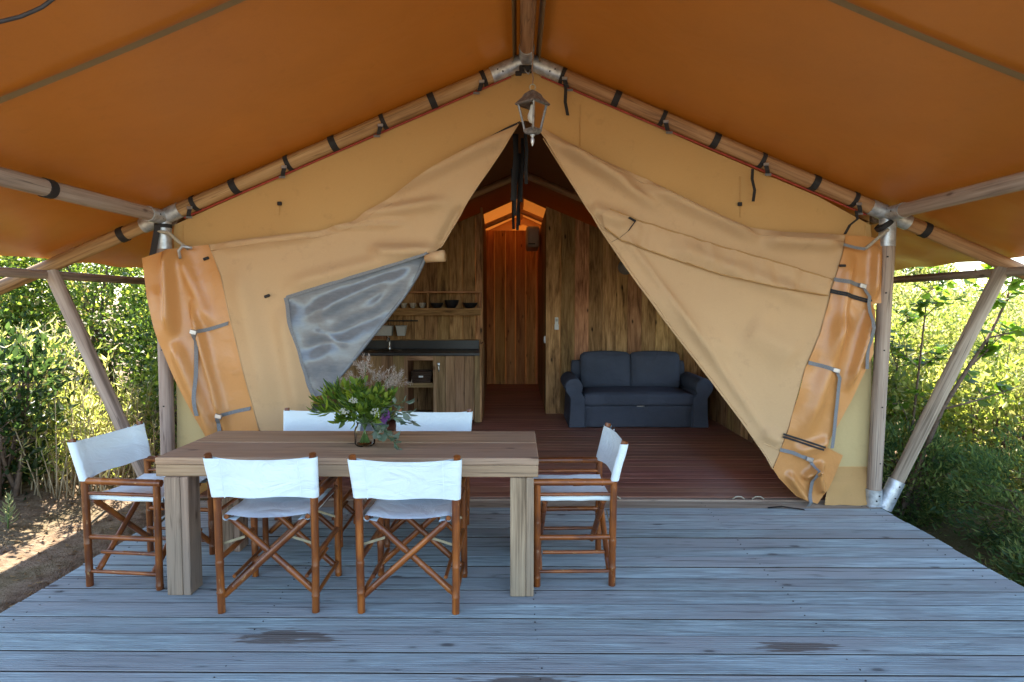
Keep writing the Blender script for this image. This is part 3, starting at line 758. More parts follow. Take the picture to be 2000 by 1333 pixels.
# seams in the gable (thin raised stitch lines) and small toggles
for (x1, y1, x2, y2) in ((1133, 205, 1133, 300), (1446, 345, 1446, 425), (546, 402, 546, 470), (357, 440, 357, 480), (1690, 440, 1690, 480)):
    a, b = atY(x1, y1, PL - 0.004), atY(x2, y2, PL - 0.004); mm = MB(); mm.tube([a, b], 0.004, n=5, seg=6); mm.build('seam', 'wall', wall)
for (x, y) in ((546, 398), (1445, 399)):
    mm = MB(); mm.box(atY(x, y, PL - 0.022), (0.034, 0.016, 0.03), 0.005); mm.build('toggle', 'black', wall)

# ---- left door flap
lf = lambda x, z: 0.045 + 0.05 * math.sin(max(0, min(1, z / 2.2)) * math.pi)
LF = [fold(1000, 262, 700, 410, 0.055, 0.035), fold(700, 425, 880, 395, 0.05, 0.03), fold(640, 447, 800, 440, 0.035, 0.022, skew=1), fold(860, 492, 720, 490, 0.05, 0.03), fold(430, 485, 640, 458, 0.04, 0.03),
      fold(855, 490, 905, 400, 0.04, -0.03), fold(560, 560, 840, 490, 0.06, 0.02), fold(470, 520, 540, 800, 0.10, 0.02), fold(560, 600, 600, 820, 0.08, 0.025), fold(350, 495, 352, 700, 0.05, 0.03)]
LF = [lambda x, z, g=g: 1.6 * g(x, z) for g in LF]
offL = offs(lf, LF, 0.010, 3.0, 5)
flapL = sheet('door_flap', [(415, 480), (520, 466), (620, 455), (690, 436), (770, 388), (850, 333), (940, 283), (1012, 246), (985, 291), (930, 371), (882, 445), (860, 484), (850, 497), (840, 497), (775, 518), (700, 541), (640, 559), (566, 582), (578, 630), (590, 672), (602, 715), (613, 750), (622, 772), (618, 792), (590, 845), (560, 905), (545, 960), (530, 910), (515, 838), (490, 740), (470, 660), (440, 540)], PL, offL, 'flap', tent, 0.026)
flapL['label'] = 'tan canvas flap tied back to the left post, with a vinyl window'
VF = [fold(600, 620, 800, 530, 0.05, 0.025), fold(600, 690, 760, 600, 0.06, -0.03), fold(640, 590, 660, 740, 0.05, 0.02), fold(830, 500, 700, 640, 0.05, 0.02), fold(620, 650, 690, 670, 0.03, 0.02)]
offW = offs(offL, VF, 0.02, 6.0, 9)
def offW2(x, z): return offL(x, z) + (offW(x, z) - offL(x, z)) * 0.45
wv = sheet('window', [(566, 582), (640, 559), (700, 541), (775, 518), (840, 497), (815, 545), (790, 583), (735, 652), (680, 722), (640, 768), (622, 772), (613, 750), (602, 715), (590, 672), (578, 630)], PL, offW2, 'vinyl', flapL, 0.022)
wv['label'] = 'creased grey clear-vinyl window panel'
def on(pts, off, lift=0.006):
    r_ = []
    for x, y in pts:
        p = atY(x, y, PL); r_.append(Vector((p.x, PL - off(p.x, p.z) - lift, p.z)))
    return r_
for pts in ([(566, 582), (640, 559), (700, 541), (775, 518), (838, 498)], [(566, 582), (578, 630), (590, 672), (602, 715), (613, 750), (622, 772)]):
    mm = MB(); mm.ribbon(on([(a[0] + (b[0] - a[0]) * k / 4, a[1] + (b[1] - a[1]) * k / 4) for a, b in zip(pts, pts[1:]) for k in range(4)] + [pts[-1]], offW2, 0.008), 0.030, (0.3, 0, 1) if pts[-1][0] > 700 else (1, 0, 0.3)); mm.build('window_tape', 'greyweb', wv, 30)
mm = MB(); mm.tube(on([(840, 497), (815, 545), (790, 583), (735, 652), (680, 722), (636, 770)], offW2, -0.01), 0.014, n=8, seg=14); mm.build('window_roll', 'vinyl', wv, True)
# rolled corner
mm = MB(); mm.tube([atY(832, 506, 4.73), atY(850, 502, 4.70), atY(868, 500, 4.68)], [0.03, 0.042, 0.046], n=12, cap=True); mm.build('rolled_corner', 'flap', flapL, True)
# red-black lining edge at top of flap
mm = MB(); mm.ribbon([atY(x, y, PL - 0.03) for x, y in ((1015, 240), (985, 254), (955, 270), (925, 288), (890, 307))], 0.030, (0.4, 0, 1)); mm.build('zip_edge', 'black', flapL, 30)
PF = [fold(350, 486, 362, 660, 0.040, 0.060), fold(362, 660, 440, 880, 0.05, 0.035), fold(390, 590, 455, 850, 0.035, 0.045, skew=0.5), fold(368, 500, 425, 640, 0.045, 0.02), fold(330, 560, 352, 680, 0.05, 0.012)]
offP = offs(lambda x, z: lf(x, z) + 0.004 + 0.10 / (1 + math.exp((x + 2.62) / 0.07)), LF[:-1] + PF, 0.008, 4.0, 2)
skL = sheet('door_skirt', [(302, 508), (325, 500), (350, 491), (385, 484), (415, 480), (440, 540), (470, 660), (490, 740), (515, 838), (530, 910), (545, 960), (530, 985), (495, 985), (450, 915), (398, 815), (358, 720), (328, 640), (313, 580)], PL, offP, 'pvc', flapL, 0.015)
skL['label'] = 'glossy orange vinyl skirt of the left flap'
def webstrap(parent, band, tail, off, buck=True):
    seq = [(a[0] + (b[0] - a[0]) * k / 5, a[1] + (b[1] - a[1]) * k / 5) for a, b in zip(band, band[1:]) for k in range(5)] + [band[-1]]
    mm = MB(); mm.ribbon(on(seq, off, 0.008), 0.030, (0.15, 0, 1)); s_ = mm.build('web_strap', 'greyweb', parent, 30)
    if tail:
        seq = [(a[0] + (b[0] - a[0]) * k / 4, a[1] + (b[1] - a[1]) * k / 4) for a, b in zip(tail, tail[1:]) for k in range(4)] + [tail[-1]]
        mm = MB(); mm.ribbon(on(seq, off, 0.022), 0.030, (1, 0.2, 0)); mm.build('strap_tail', 'greyweb', parent, 30)
    if buck:
        p = on([tail[0] if tail else band[0]], off, 0.022)[0]; mm = MB(); mm.box(p, (0.055, 0.016, 0.036), 0.004, Matrix.Rotation(R(15), 3, 'Y')); mm.build('buckle', 'buckle', parent)
webstrap(flapL, [(405, 647), (430, 640), (458, 631)], [(405, 647), (401, 670), (402, 720), (404, 770), (407, 805)], offP)
webstrap(flapL, [(447, 806), (475, 799), (500, 794)], [(447, 806), (441, 822), (443, 845)], offP)
for (x, y) in ((413, 507), (531, 579)):
    p = on([(x, y)], offP if x < 450 else offL, 0.012)[0]; mm = MB(); mm.box(p, (0.045, 0.016, 0.022), 0.005, Matrix.Rotation(R(-20), 3, 'Y')); mm.build('toggle', 'black', flapL)

for pts, nm in (([(1012, 246), (985, 291), (930, 371), (882, 445), (860, 484)], 'hem'), ([(415, 480), (440, 540), (470, 660), (490, 740), (515, 838)], 'seam'), ([(418, 492), (520, 478), (620, 467), (690, 448), (770, 402)], 'seam')):
    mm = MB(); mm.tube(on([(a[0] + (b[0] - a[0]) * k / 6, a[1] + (b[1] - a[1]) * k / 6) for a, b in zip(pts, pts[1:]) for k in range(6)] + [pts[-1]], offL, 0.001), 0.007 if nm == 'hem' else 0.004, n=6); mm.build(nm, 'flap', flapL, True)
# ---- right door flap
rf = lambda x, z: 0.04 + 0.055 * math.sin(max(0, min(1, z / 2.4)) * math.pi)
RF = [fold(1055, 265, 1300, 420, 0.045, 0.03), fold(1100, 290, 1240, 365, 0.05, 0.03), fold(1260, 365, 1480, 470, 0.06, 0.04, skew=-1), fold(1480, 470, 1640, 478, 0.06, 0.035), fold(1150, 410, 1230, 440, 0.06, 0.025), fold(1300, 480, 1600, 600, 0.07, 0.02),
      fold(1250, 560, 1420, 700, 0.10, 0.02), fold(1450, 640, 1550, 700, 0.12, 0.02), fold(1200, 440, 1500, 860, 0.03, 0.015), fold(1480, 840, 1520, 860, 0.05, 0.015)]
RF = [lambda x, z, g=g: 1.6 * g(x, z) for g in RF]
offR = offs(rf, RF, 0.010, 3.0, 11)
flapR = sheet('door_flap', [(1046, 245), (1110, 285), (1180, 320), (1260, 352), (1330, 388), (1400, 424), (1460, 447), (1520, 456), (1600, 459), (1642, 462), (1635, 500), (1615, 560), (1590, 650), (1560, 720), (1532, 830), (1512, 890), (1503, 912), (1490, 889), (1440, 818), (1360, 713), (1280, 611), (1210, 509), (1165, 441), (1105, 341)], PL, offR, 'flap', tent, 0.026)
flapR['label'] = 'tan canvas flap tied back to the right post, with a gathered sleeve'
offS = offs(lambda x, z: offR(x, z) + 0.030 + 0.010 * math.sin(x * 30 + 3 * mnoise.noise(Vector((x * 6, z * 6, 0)))), [], 0.010, 14, 3)
sheet('sleeve', [(1170, 424), (1186, 414), (1215, 424), (1300, 452), (1400, 484), (1500, 512), (1612, 548), (1603, 578), (1500, 562), (1400, 538), (1300, 505), (1210, 472), (1178, 448)], PL, offS, 'flap', flapR, 0.016)
for pts in ([(1186, 414), (1215, 424), (1300, 452), (1400, 484), (1500, 512), (1612, 548)], [(1178, 448), (1210, 472), (1300, 505), (1400, 538), (1500, 562), (1603, 578)]):
    mm = MB(); mm.tube(on([(a[0] + (b[0] - a[0]) * k / 6, a[1] + (b[1] - a[1]) * k / 6) for a, b in zip(pts, pts[1:]) for k in range(6)] + [pts[-1]], offS, 0.0), 0.006, n=6); mm.build('sleeve_seam', 'hem', flapR, True)
mm = MB(); mm.ribbon(on([(1222, 430), (1236, 436), (1222, 455), (1206, 468), (1192, 475)], offS, 0.02), 0.020, (1, 0, 0.6)); mm.build('sleeve_strap', 'black', flapR, 30)
QF = [fold(1700, 480, 1690, 590, 0.03, 0.04), fold(1650, 500, 1610, 700, 0.05, 0.03), fold(1690, 600, 1640, 760, 0.03, 0.05), fold(1610, 860, 1540, 880, 0.05, 0.02), fold(1640, 610, 1560, 850, 0.06, 0.03), fold(1560, 930, 1600, 900, 0.025, 0.035), fold(1600, 960, 1580, 900, 0.03, 0.04), fold(1530, 920, 1580, 990, 0.03, 0.03)]
offQ = offs(lambda x, z: offR(x, z) + 0.007, QF, 0.008, 6.0, 21)
skR = sheet('door_skirt', [(1642, 462), (1680, 463), (1712, 470), (1713, 530), (1711, 592), (1692, 594), (1691, 690), (1650, 780), (1602, 868), (1637, 886), (1612, 950), (1590, 1002), (1550, 966), (1515, 930), (1503, 912), (1512, 890), (1532, 830), (1560, 720), (1590, 650), (1615, 560), (1635, 500)], PL, offQ, 'pvc', flapR, 0.015)
skR['label'] = 'glossy orange vinyl skirt of the right flap'
for pts, nm in (([(1046, 245), (1105, 341), (1165, 441), (1210, 509), (1280, 611), (1360, 713), (1440, 818), (1490, 889), (1503, 912)], 'hem'), ([(1482, 862), (1500, 868), (1522, 880)], 'seam'), ([(1060, 275), (1120, 368), (1180, 456), (1226, 526), (1296, 626), (1376, 728), (1452, 828)], 'seam'), ([(1120, 300), (1190, 334), (1270, 366), (1340, 402), (1410, 438), (1470, 460), (1530, 469), (1636, 474)], 'seam')):
    mm = MB(); mm.tube(on([(a[0] + (b[0] - a[0]) * k / 6, a[1] + (b[1] - a[1]) * k / 6) for a, b in zip(pts, pts[1:]) for k in range(6)] + [pts[-1]], offR, 0.001), 0.007 if nm == 'hem' else 0.0035, n=6); mm.build(nm, 'flap', flapR, True)
webstrap(flapR, [(1617, 547), (1645, 553), (1670, 560)], [(1670, 560), (1682, 580), (1677, 640), (1676, 718)], offQ)
webstrap(flapR, [(1566, 706), (1590, 712), (1614, 720)], [(1614, 720), (1624, 735), (1618, 800), (1612, 870)], offQ)
webstrap(flapR, [(1515, 874), (1540, 880), (1570, 892)], [(1570, 892), (1580, 910), (1574, 960), (1566, 985)], offQ)
for (a, b_) in (((1610, 567), (1688, 588)), ((1519, 843), (1598, 868)), ((1609, 571), (1686, 592)), ((1518, 848), (1596, 873))):
    mm = MB(); mm.ribbon(on([(a[0] + (b_[0] - a[0]) * k / 6, a[1] + (b_[1] - a[1]) * k / 6) for k in range(7)], offQ, 0.008), 0.016, (0.1, 0, 1)); mm.build('zip', 'black', skR, 30)
p = on([(1632, 521)], offQ, 0.014)[0]; mm = MB(); mm.box(p, (0.05, 0.016, 0.02), 0.005); mm.build('toggle', 'black', flapR)
mm = MB(); mm.ribbon([Vector((1.98, 4.70, 0.008)), Vector((2.1, 4.72, 0.012)), Vector((2.25, 4.66, 0.006))], 0.026, (0.1, 1, 0)); mm.build('loose_strap', 'black', tent, 30)
for x in (0.80, 1.82, 1.98):
    mm = MB(); mm.tube([(x - 0.05, 4.90, 0.012), (x - 0.02, 4.895, 0.035), (x + 0.02, 4.895, 0.035), (x + 0.05, 4.90, 0.012)], 0.006, n=6); mm.build('floor_loop', 'rope', tent, True)

# side walls, inner roof, back wall
def side_wall(sg):
    X = TX + sg * 2.76; V, F = [], []; ny, nz_ = 60, 14
    for j in range(ny + 1):
        Yv = 4.90 + 8.5 * j / ny
        for i in range(nz_ + 1):
            z = 2.36 * i / nz_; V.append((X + sg * 0.03 * math.sin(Yv * 2.2) * (z / 2.3) * 0.5, Yv, z))
    n = nz_ + 1
    for j in range(ny):
        for i in range(nz_):
            if 3 <= i <= 12 and (3 <= j <= 11 or (14 <= j <= 23 and sg > 0)): continue        # unseen openings, added to let daylight into the interior
            F.append((j * n + i, j * n + i + 1, (j + 1) * n + i + 1, (j + 1) * n + i))
    b = MB(); b.add(V, F); return b.build('side_wall', 'sidewall', tent, True)
side_wall(-1); side_wall(1)
for sg in (-1, 1):
    V, F = [], []; nx, ny = 24, 40
    for j in range(ny + 1):
        Yv = 4.90 + 5.4 * j / ny
        for i in range(nx + 1):
            ax = 2.78 * i / nx; V.append((TX + sg * ax, Yv, 3.42 - SL * ax - 0.03 * math.sin(math.pi * i / nx) * abs(math.sin(Yv * 1.4)) + 0.008 * mnoise.noise(Vector((ax, Yv * 2, sg)))))
    n = nx + 1
    for j in range(ny):
        for i in range(nx): F.append((j * n + i, j * n + i + 1, (j + 1) * n + i + 1, (j + 1) * n + i))
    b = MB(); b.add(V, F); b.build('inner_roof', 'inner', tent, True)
b = MB(); V = [(TX - 2.8, 13.45, 0), (TX + 2.8, 13.45, 0), (TX + 3.0, 13.45, 2.36), (TX, 13.45, 3.60), (TX - 3.0, 13.45, 2.36)]; b.add(V, [(0, 1, 2, 3, 4)]); b.build('back_wall', 'backwall', tent)
for yy in (8.2, 11.4):
    for sg in (-1, 1): pole('rafter', (TX, yy, 3.36), (TX + sg * 2.7, yy, 3.36 - SL * 2.7), 0.045, 'polewarm')
# black door ties hanging from the ridge inside
for (x, y1, y2, Yv) in ((1005, 262, 392, 5.3), (1009, 262, 420, 5.5), (1026, 262, 360, 5.2), (1020, 270, 395, 5.6), (1015, 300, 450, 6.2), (1000, 330, 448, 6.4), (1012, 330, 440, 6.8)):
    a = atY(x, y1, Yv); e = atY(x + random.uniform(-6, 4), y2, Yv); mm = MB(); mm.ribbon([a, a.lerp(e, 0.33) + Vector((0.01, 0, 0)), a.lerp(e, 0.66), e], 0.03, (1, 0.4, 0)); mm.build('door_tie', 'black', tent, 30)

# cable in the upper left corner
mm = MB(); pts = [atY(-60, 55, 2.2), atY(0, 43, 2.25), atY(40, 33, 2.3), atY(80, 16, 2.32), atY(112, -8, 2.34), atY(150, -60, 2.36)]; mm.tube(pts, 0.0075, n=8, seg=16); cb = mm.build('power_cable', 'cable', None, True)
tag(cb, 'dark cable looping under the fly sheet in the upper left corner', 'cable')

# ================================================================== INTERIOR
def plank_wall(name, label, x0, x1, Y, th, widths, ztop, mat, gap=0.003, zb=0.012):
    t = thing(name, label, 'wall', ((x0 + x1) / 2, Y, 0)); x = x0; i = 0
    while x < x1 - 0.02:
        wd = min(widths[i % len(widths)] * random.uniform(0.92, 1.08), x1 - x); i += 1
        if x1 - x - wd < 0.05: wd = x1 - x
        xa, xb = x + gap / 2, x + wd - gap / 2; za, zc = ztop(xa), ztop(xb); yo = random.uniform(-0.003, 0.003)
        V = []; bv = 0.003
        zm = (za + zc) / 2
        mm = MB(); H_ = zm - zb
        mm.box(((xa + xb) / 2, Y + yo, zb + H_ / 2), (xb - xa, th, H_), bv, taper=lambda p, xa=xa, xb=xb, za=za, zc=zc, zm=zm: (p[0], p[1], p[2] + ((zc - za) * (p[0] / (xb - xa)) if p[2] > 0 else 0)))
        mm.build('plank', mat, t); x += wd
    return t
ptop = lambda x: min(3.20, 3.18 - SL * abs(x - TX)) 
kw = plank_wall('plank_partition', 'brown vertical plank partition behind the kitchen counter', -2.66, -0.50, 8.76, 0.03, (0.2, 0.13, 0.2, 0.19, 0.2), ptop, 'planks')
rw = plank_wall('plank_partition', 'brown knotty plank partition behind the dark sofa', 0.42, 2.78, 8.85, 0.03, (0.2, 0.2, 0.2, 0.19, 0.2, 0.18), ptop, 'planks')
ew = plank_wall('plank_partition', 'reddish plank wall closing the end of the corridor', -0.66, 0.46, 12.18, 0.03, (0.2, 0.21, 0.2), lambda x: 3.10, 'redplanks', gap=0.003)
def corridor_side(xa, ya, xb, yb, label, mat):
    t = thing('corridor_wall', label, 'wall', (xa, ya, 0)); n = 9; a = math.atan2(yb - ya, xb - xa); L = math.hypot(xb - xa, yb - ya)
    for i in range(n):
        f = (i + 0.5) / n; mm = MB(); mm.box((xa + (xb - xa) * f, ya + (yb - ya) * f, 0.012 + 1.50), (L / n - 0.003, 0.03, 3.0), 0.003, Matrix.Rotation(a, 3, 'Z')); mm.build('plank', mat, t)
    return t
corridor_side(-0.515, 8.78, -0.625, 12.16, 'plank side of the corridor next to the kitchen', 'planks')
corridor_side(0.435, 8.87, 0.43, 12.16, 'plank side of the corridor below the air conditioner', 'planks')
# right side skirting boards
t = thing('wainscot', 'low brown board wainscot along the right tent wall', 'wall', (2.72, 7, 0))
for i in range(16):
    mm = MB(); mm.box((2.72, 5.05 + 0.235 * i, 0.33), (0.02, 0.228, 0.62), 0.003); mm.build('plank', 'planks', t)
mm = MB(); mm.box((2.71, 6.8, 0.655), (0.05, 3.8, 0.03), 0.004); mm.build('cap_rail', 'planks', t)

# kitchen unit
KF, KB = 8.06, 8.72
kit = thing('kitchen_unit', 'rustic plank kitchen counter with black worktop and open shelf niche', 'kitchen unit', (-1.5, 8.4, 0.012))
def kx(px, Y=KF): return atY(px, 700, Y).x
def kz(py, Y=KF): return atY(850, py, Y).z
ct = kz(689); XR = kx(937)
mm = MB(); mm.box(((-2.62 + XR) / 2, (KF + KB) / 2 - 0.02, ct - 0.02), (XR + 2.62, KB - KF + 0.05, 0.04), 0.004); wt = mm.build('worktop', 'counter', kit)
mm = MB(); mm.box(((-2.62 + XR - 0.05) / 2, KB - 0.005, ct + 0.065), (XR + 2.57, 0.02, 0.125), 0.003); mm.build('backsplash', 'counter', kit)
mm = MB(); mm.box(((-2.62 + XR) / 2, KB - 0.004, ct + 0.134), (XR + 2.62, 0.03, 0.012), 0.003); mm.build('backsplash_trim', 'planks', kit)
nx0, nx1 = kx(795), kx(847)
def front_planks(x0, x1, n, name='front_board', z0=0.07, z1=None):
    z1 = z1 or ct - 0.045; r_ = []
    for i in range(n):
        wd = (x1 - x0) / n; mm = MB(); mm.box((x0 + wd * (i + 0.5), KF + random.uniform(-0.002, 0.002), (z0 + z1) / 2), (wd - 0.003, 0.022, z1 - z0), 0.003); r_.append(mm.build(name, 'cabinet', kit))
    return r_
lb = front_planks(-2.6, nx0 - 0.03, 7); rb = front_planks(nx1 + 0.03, XR - 0.075, 4); 
mm = MB(); mm.box((XR - 0.035, KF + 0.003, (ct - 0.04) / 2 + 0.02), (0.072, 0.03, ct - 0.06), 0.003); mm.build('end_post', 'cabinet', kit)
mm = MB(); mm.box((XR + 0.012, (KF + KB) / 2, (ct + 0.1) / 2 + 0.02), (0.024, KB - KF, ct + 0.08), 0.003); mm.build('end_panel', 'planks', kit)
zs0 = kz(757)
for zc, hh in ((ct - 0.075, 0.06), (zs0 + 0.03, 0.06), (0.10, 0.06)):
    mm = MB(); mm.box(((nx0 + nx1) / 2, KF + 0.25, zc), (nx1 - nx0, 0.5, 0.03), 0.003); mm.build('niche_shelf', 'cabinet', kit)
    mm = MB(); mm.box(((nx0 + nx1) / 2, KF - 0.003, zc), (nx1 - nx0 - 0.004, 0.022, hh), 0.003); mm.build('niche_rail', 'cabinet', kit)
for x in (nx0 - 0.015, nx1 + 0.015):
    mm = MB(); mm.box((x, KF - 0.004, ct / 2 + 0.01), (0.045, 0.026, ct - 0.075), 0.003); mm.build('niche_stile', 'cabinet', kit)
    mm = MB(); mm.box((x, KF + 0.26, ct / 2 + 0.01), (0.02, 0.49, ct - 0.08), 0.002); mm.build('niche_side', 'planks', kit)
mm = MB(); mm.box(((nx0 + nx1) / 2, KF + 0.51, ct / 2), (nx1 - nx0, 0.015, ct - 0.08), 0.002); mm.build('niche_back', 'planks', kit)
mm = MB(); hx = kx(857); mm.tube([(hx, KF - 0.016, ct - 0.17), (hx, KF - 0.035, ct - 0.18), (hx + 0.005, KF - 0.035, ct - 0.24), (hx, KF - 0.014, ct - 0.25)], 0.007, n=8, seg=10); mm.box((hx, KF - 0.014, ct - 0.16), (0.03, 0.006, 0.05), 0.002); mm.build('door_handle', 'steel', kit, True)
sx = kx(752, 8.35)
mm = MB(); mm.lathe([(0.001, -0.09), (0.15, -0.085), (0.19, -0.01), (0.20, 0.004), (0.225, 0.006), (0.23, 0.0005)], (sx, 8.37, ct + 0.002), 28); mm.build('sink', 'steel', kit, True)
fxp = kx(761, 8.6)
mm = MB(); mm.tube([(fxp, 8.60, ct), (fxp, 8.60, ct + 0.13), (fxp, 8.57, ct + 0.165), (fxp, 8.50, ct + 0.16), (fxp, 8.46, ct + 0.13)], 0.011, n=10, seg=12); mm.lathe([(0.022, 0), (0.022, 0.03), (0.014, 0.05)], (fxp, 8.60, ct), 14); mm.tube([(fxp, 8.60, ct + 0.15), (fxp - 0.03, 8.60, ct + 0.20)], 0.007, n=8); mm.build('tap', 'steel', kit, True)

# wall shelf
SY = 8.55
def sxp(px): return atY(px, 590, SY).x
def szp(py): return atY(850, py, SY).z
z_t, z_b, z_b2 = szp(571), szp(604), szp(615)
shf = thing('wall_shelf', 'brown plank box shelf on the kitchen wall holding bowls', 'shelf', ((sxp(740) + sxp(939)) / 2, 8.64, z_b2))
xa, xb = sxp(700), sxp(939)
for zc, h_ in ((z_t, 0.024), (z_b, 0.024)):
    mm = MB(); mm.box(((xa + xb) / 2, 8.645, zc), (xb - xa, 0.19, h_), 0.003); mm.build('board', 'planks', shf)
mm = MB(); mm.box(((xa + xb) / 2, SY + 0.002, (z_b + z_b2) / 2 - 0.012), (xb - xa - 0.004, 0.02, z_b - z_b2), 0.003); mm.build('front_rail', 'planks', shf)
for x in (xa + 0.012, sxp(835), xb - 0.012):
    mm = MB(); mm.box((x, 8.645, (z_t + z_b) / 2), (0.026, 0.186, z_t - z_b - 0.026), 0.003); mm.build('upright', 'planks', shf)
def bowl(px, r_, h_, mat, label, nm='bowl'):
    t = MB(); x = sxp(px); t.lathe([(r_ * 0.45, 0), (r_ * 0.55, 0.004), (r_ * 0.85, h_ * 0.5), (r_, h_), (r_ * 0.95, h_), (r_ * 0.8, h_ * 0.5), (r_ * 0.4, 0.012), (0.001, 0.010)], (0, 0, 0), 24)
    o = t.build(nm, mat, None, 50); o.location = (x, 8.63, z_b + 0.0125); tag(o, label, 'bowl', 'tableware on the kitchen shelf')
bowl(786, 0.048, 0.070, 'palebowl', 'pale cup on the kitchen shelf, nearest the grey window', 'cup'); bowl(804, 0.048, 0.075, 'palebowl', 'pale cup in the middle of the three on the kitchen shelf', 'cup'); bowl(823, 0.050, 0.075, 'palebowl', 'pale cup next to the shelf divider', 'cup')
bowl(852, 0.095, 0.075, 'darkbowl', 'shallow dark bowl beside the shelf divider'); bowl(881, 0.105, 0.115, 'darkbowl', 'tall dark bowl in the middle of the shelf'); bowl(917, 0.11, 0.075, 'darkbowl', 'wide shallow dark bowl at the right end of the shelf')
# utensil rail with tubs
RY = 8.66
zr = atY(780, 627, RY).z
rail = thing('utensil_rail', 'black utensil rail mounted on the kitchen plank wall', 'rail', (atY(780, 627, RY).x, RY, zr))
mm = MB(); mm.tube([atY(700, 627, RY), atY(816, 627, RY)], 0.009, n=10); mm.build('bar', 'dark', rail, 40)
for px in (720, 802):
    p = atY(px, 627, RY); mm = MB(); mm.tube([p, p + Vector((0, 0.085, 0))], 0.011, n=8); mm.lathe([(0.001, 0), (0.02, 0), (0.02, 0.01)], p - Vector((0, 0.0, 0.005)), 10); mm.build('bracket', 'dark', rail)
def tub(px0, px1, label, taper):
    a, b = atY(px0, 637, RY), atY(px1, 637, RY); zb = atY(px0, 656, RY).z; wd = b.x - a.x; H_ = a.z - zb
    t = thing('hanging_tub', label, 'container', ((a.x + b.x) / 2, RY - 0.03, zb), group='tubs on the utensil rail')
    mm = MB(); mm.box(((a.x + b.x) / 2, RY - 0.03, (a.z + zb) / 2), (wd, 0.11, H_), 0.008, taper=lambda p: (p[0] * (1 + taper * p[2] / H_), p[1] * (1 + taper * p[2] / H_), p[2])); mm.build('tub_body', 'tub', t)
    mm = MB(); mm.box(((a.x + b.x) / 2, RY - 0.03, a.z), (wd * (1 + taper / 2) + 0.012, 0.125, 0.012), 0.004); mm.build('rim', 'tub', t)
    for x in (a.x + 0.03, b.x - 0.03):
        mm = MB(); mm.tube([(x, RY - 0.012, a.z), (x, RY - 0.012, zr + 0.012), (x, RY, zr + 0.014)], 0.003, n=6); mm.build('hook', 'dark', t)
tub(730, 767, 'wide grey tub hanging from the utensil rail beside the window', 0.06); tub(776, 793, 'narrow tapered grey tub hanging from the utensil rail', 0.3)
# basket
bx_ = (nx0 + nx1) / 2; bz = zs0 + 0.046
bk = thing('wicker_basket', 'dark wicker basket in the open kitchen niche', 'basket', (bx_, KF + 0.17, bz))
for k in range(7):
    mm = MB(); zz = bz + 0.012 + k * 0.023; w2, d2 = 0.118 + 0.002 * k, 0.12
    mm.tube([(bx_ - w2, KF + 0.17 - d2, zz), (bx_ + w2, KF + 0.17 - d2, zz), (bx_ + w2, KF + 0.17 + d2, zz), (bx_ - w2, KF + 0.17 + d2, zz), (bx_ - w2, KF + 0.17 - d2, zz)], 0.0125, n=8); mm.build('weave_band', 'wicker', bk, True)
mm = MB(); mm.box((bx_, KF + 0.17, bz + 0.006), (0.22, 0.23, 0.012), 0.003); mm.build('base', 'wicker', bk)
mm = MB(); mm.box((bx_, KF + 0.033, bz + 0.095), (0.06, 0.006, 0.022), 0.002); mm.build('tag', 'plastic', bk)
# grey bench left of kitchen, seen under the window
bn = thing('grey_bench', 'low grey upholstered bench behind the left flap', 'bench', (-2.05, 6.95, 0.012))
mm = MB(); mm.rbox((-2.05, 6.95, 0.34), (1.0, 0.62, 0.16), 0.05, 8, (0.0, 0, 0.02)); mm.build('seat_cushion', 'bench', bn, True)
mm = MB(); mm.rbox((-2.05, 6.95, 0.145), (0.96, 0.58, 0.25), 0.02, 6); mm.build('base', 'bench', bn, True)

# sofa
SFX0, SFX1 = atZ(1115, 840, 0.012).x, atZ(1385, 840, 0.012).x; SFY = 7.74
sfc = (SFX0 + SFX1) / 2; sw = SFX1 - SFX0
sofa = thing('sofa', 'charcoal two-seat sofa with rolled arms against the plank partition', 'sofa', (sfc, SFY + 0.45, 0.012))
def sofa_arm(sg):
    xo = sfc + sg * (sw / 2); prof = []
    # profile in x (outward positive) and z: skirted side and a roll on top
    P = [(-0.19, 0.015), (0.02, 0.015), (0.005, 0.20), (0.0, 0.40)]
    cx, cz, r_ = -0.045, 0.535, 0.115
    for a in np.linspace(-50, 215, 16): P.append((cx + r_ * math.cos(R(a)), cz + r_ * math.sin(R(a))))
    P.append((-0.19, 0.40))
    V, F = [], []; ys = [0.0, 0.012, 0.04, 0.3, 0.6, 0.82, 0.85]; n = len(P)
    for j, yy in enumerate(ys):
        sc_ = {0: 0.93, 1: 0.985}.get(j, 1.0)
        for (x, z) in P:
            px_ = -0.09 + (x + 0.09) * sc_; pz = 0.30 + (z - 0.30) * sc_ if z > 0.05 else z
            V.append((xo + sg * px_, SFY + 0.01 + yy, 0.012 + pz))
    for j in range(len(ys) - 1):
        for k in range(n):
            q = (j * n + k, j * n + (k + 1) % n, (j + 1) * n + (k + 1) % n, (j + 1) * n + k); F.append(q if sg > 0 else q[::-1])
    f0 = tuple(range(n)); F.append(f0[::-1] if sg > 0 else f0)
    mm = MB(); mm.add(V, F); mm.build('arm', 'sofa', sofa, 45)
sofa_arm(-1); sofa_arm(1)
iw = sw - 0.40
mm = MB(); mm.rbox((sfc, SFY + 0.45, 0.012 + 0.155), (iw + 0.06, 0.86, 0.29), 0.02, 8); mm.build('base', 'sofa', sofa, True)
mm = MB(); mm.rbox((sfc, SFY + 0.40, 0.012 + 0.375), (iw + 0.05, 0.82, 0.17), 0.05, 12, (0, 0.0, 0.025)); mm.build('seat_cushion', 'sofa', sofa, True)
mm = MB(); mm.rbox((sfc, SFY + 0.88, 0.012 + 0.42), (iw + 0.24, 0.16, 0.80), 0.05, 8); mm.build('back_frame', 'sofa', sofa, True)
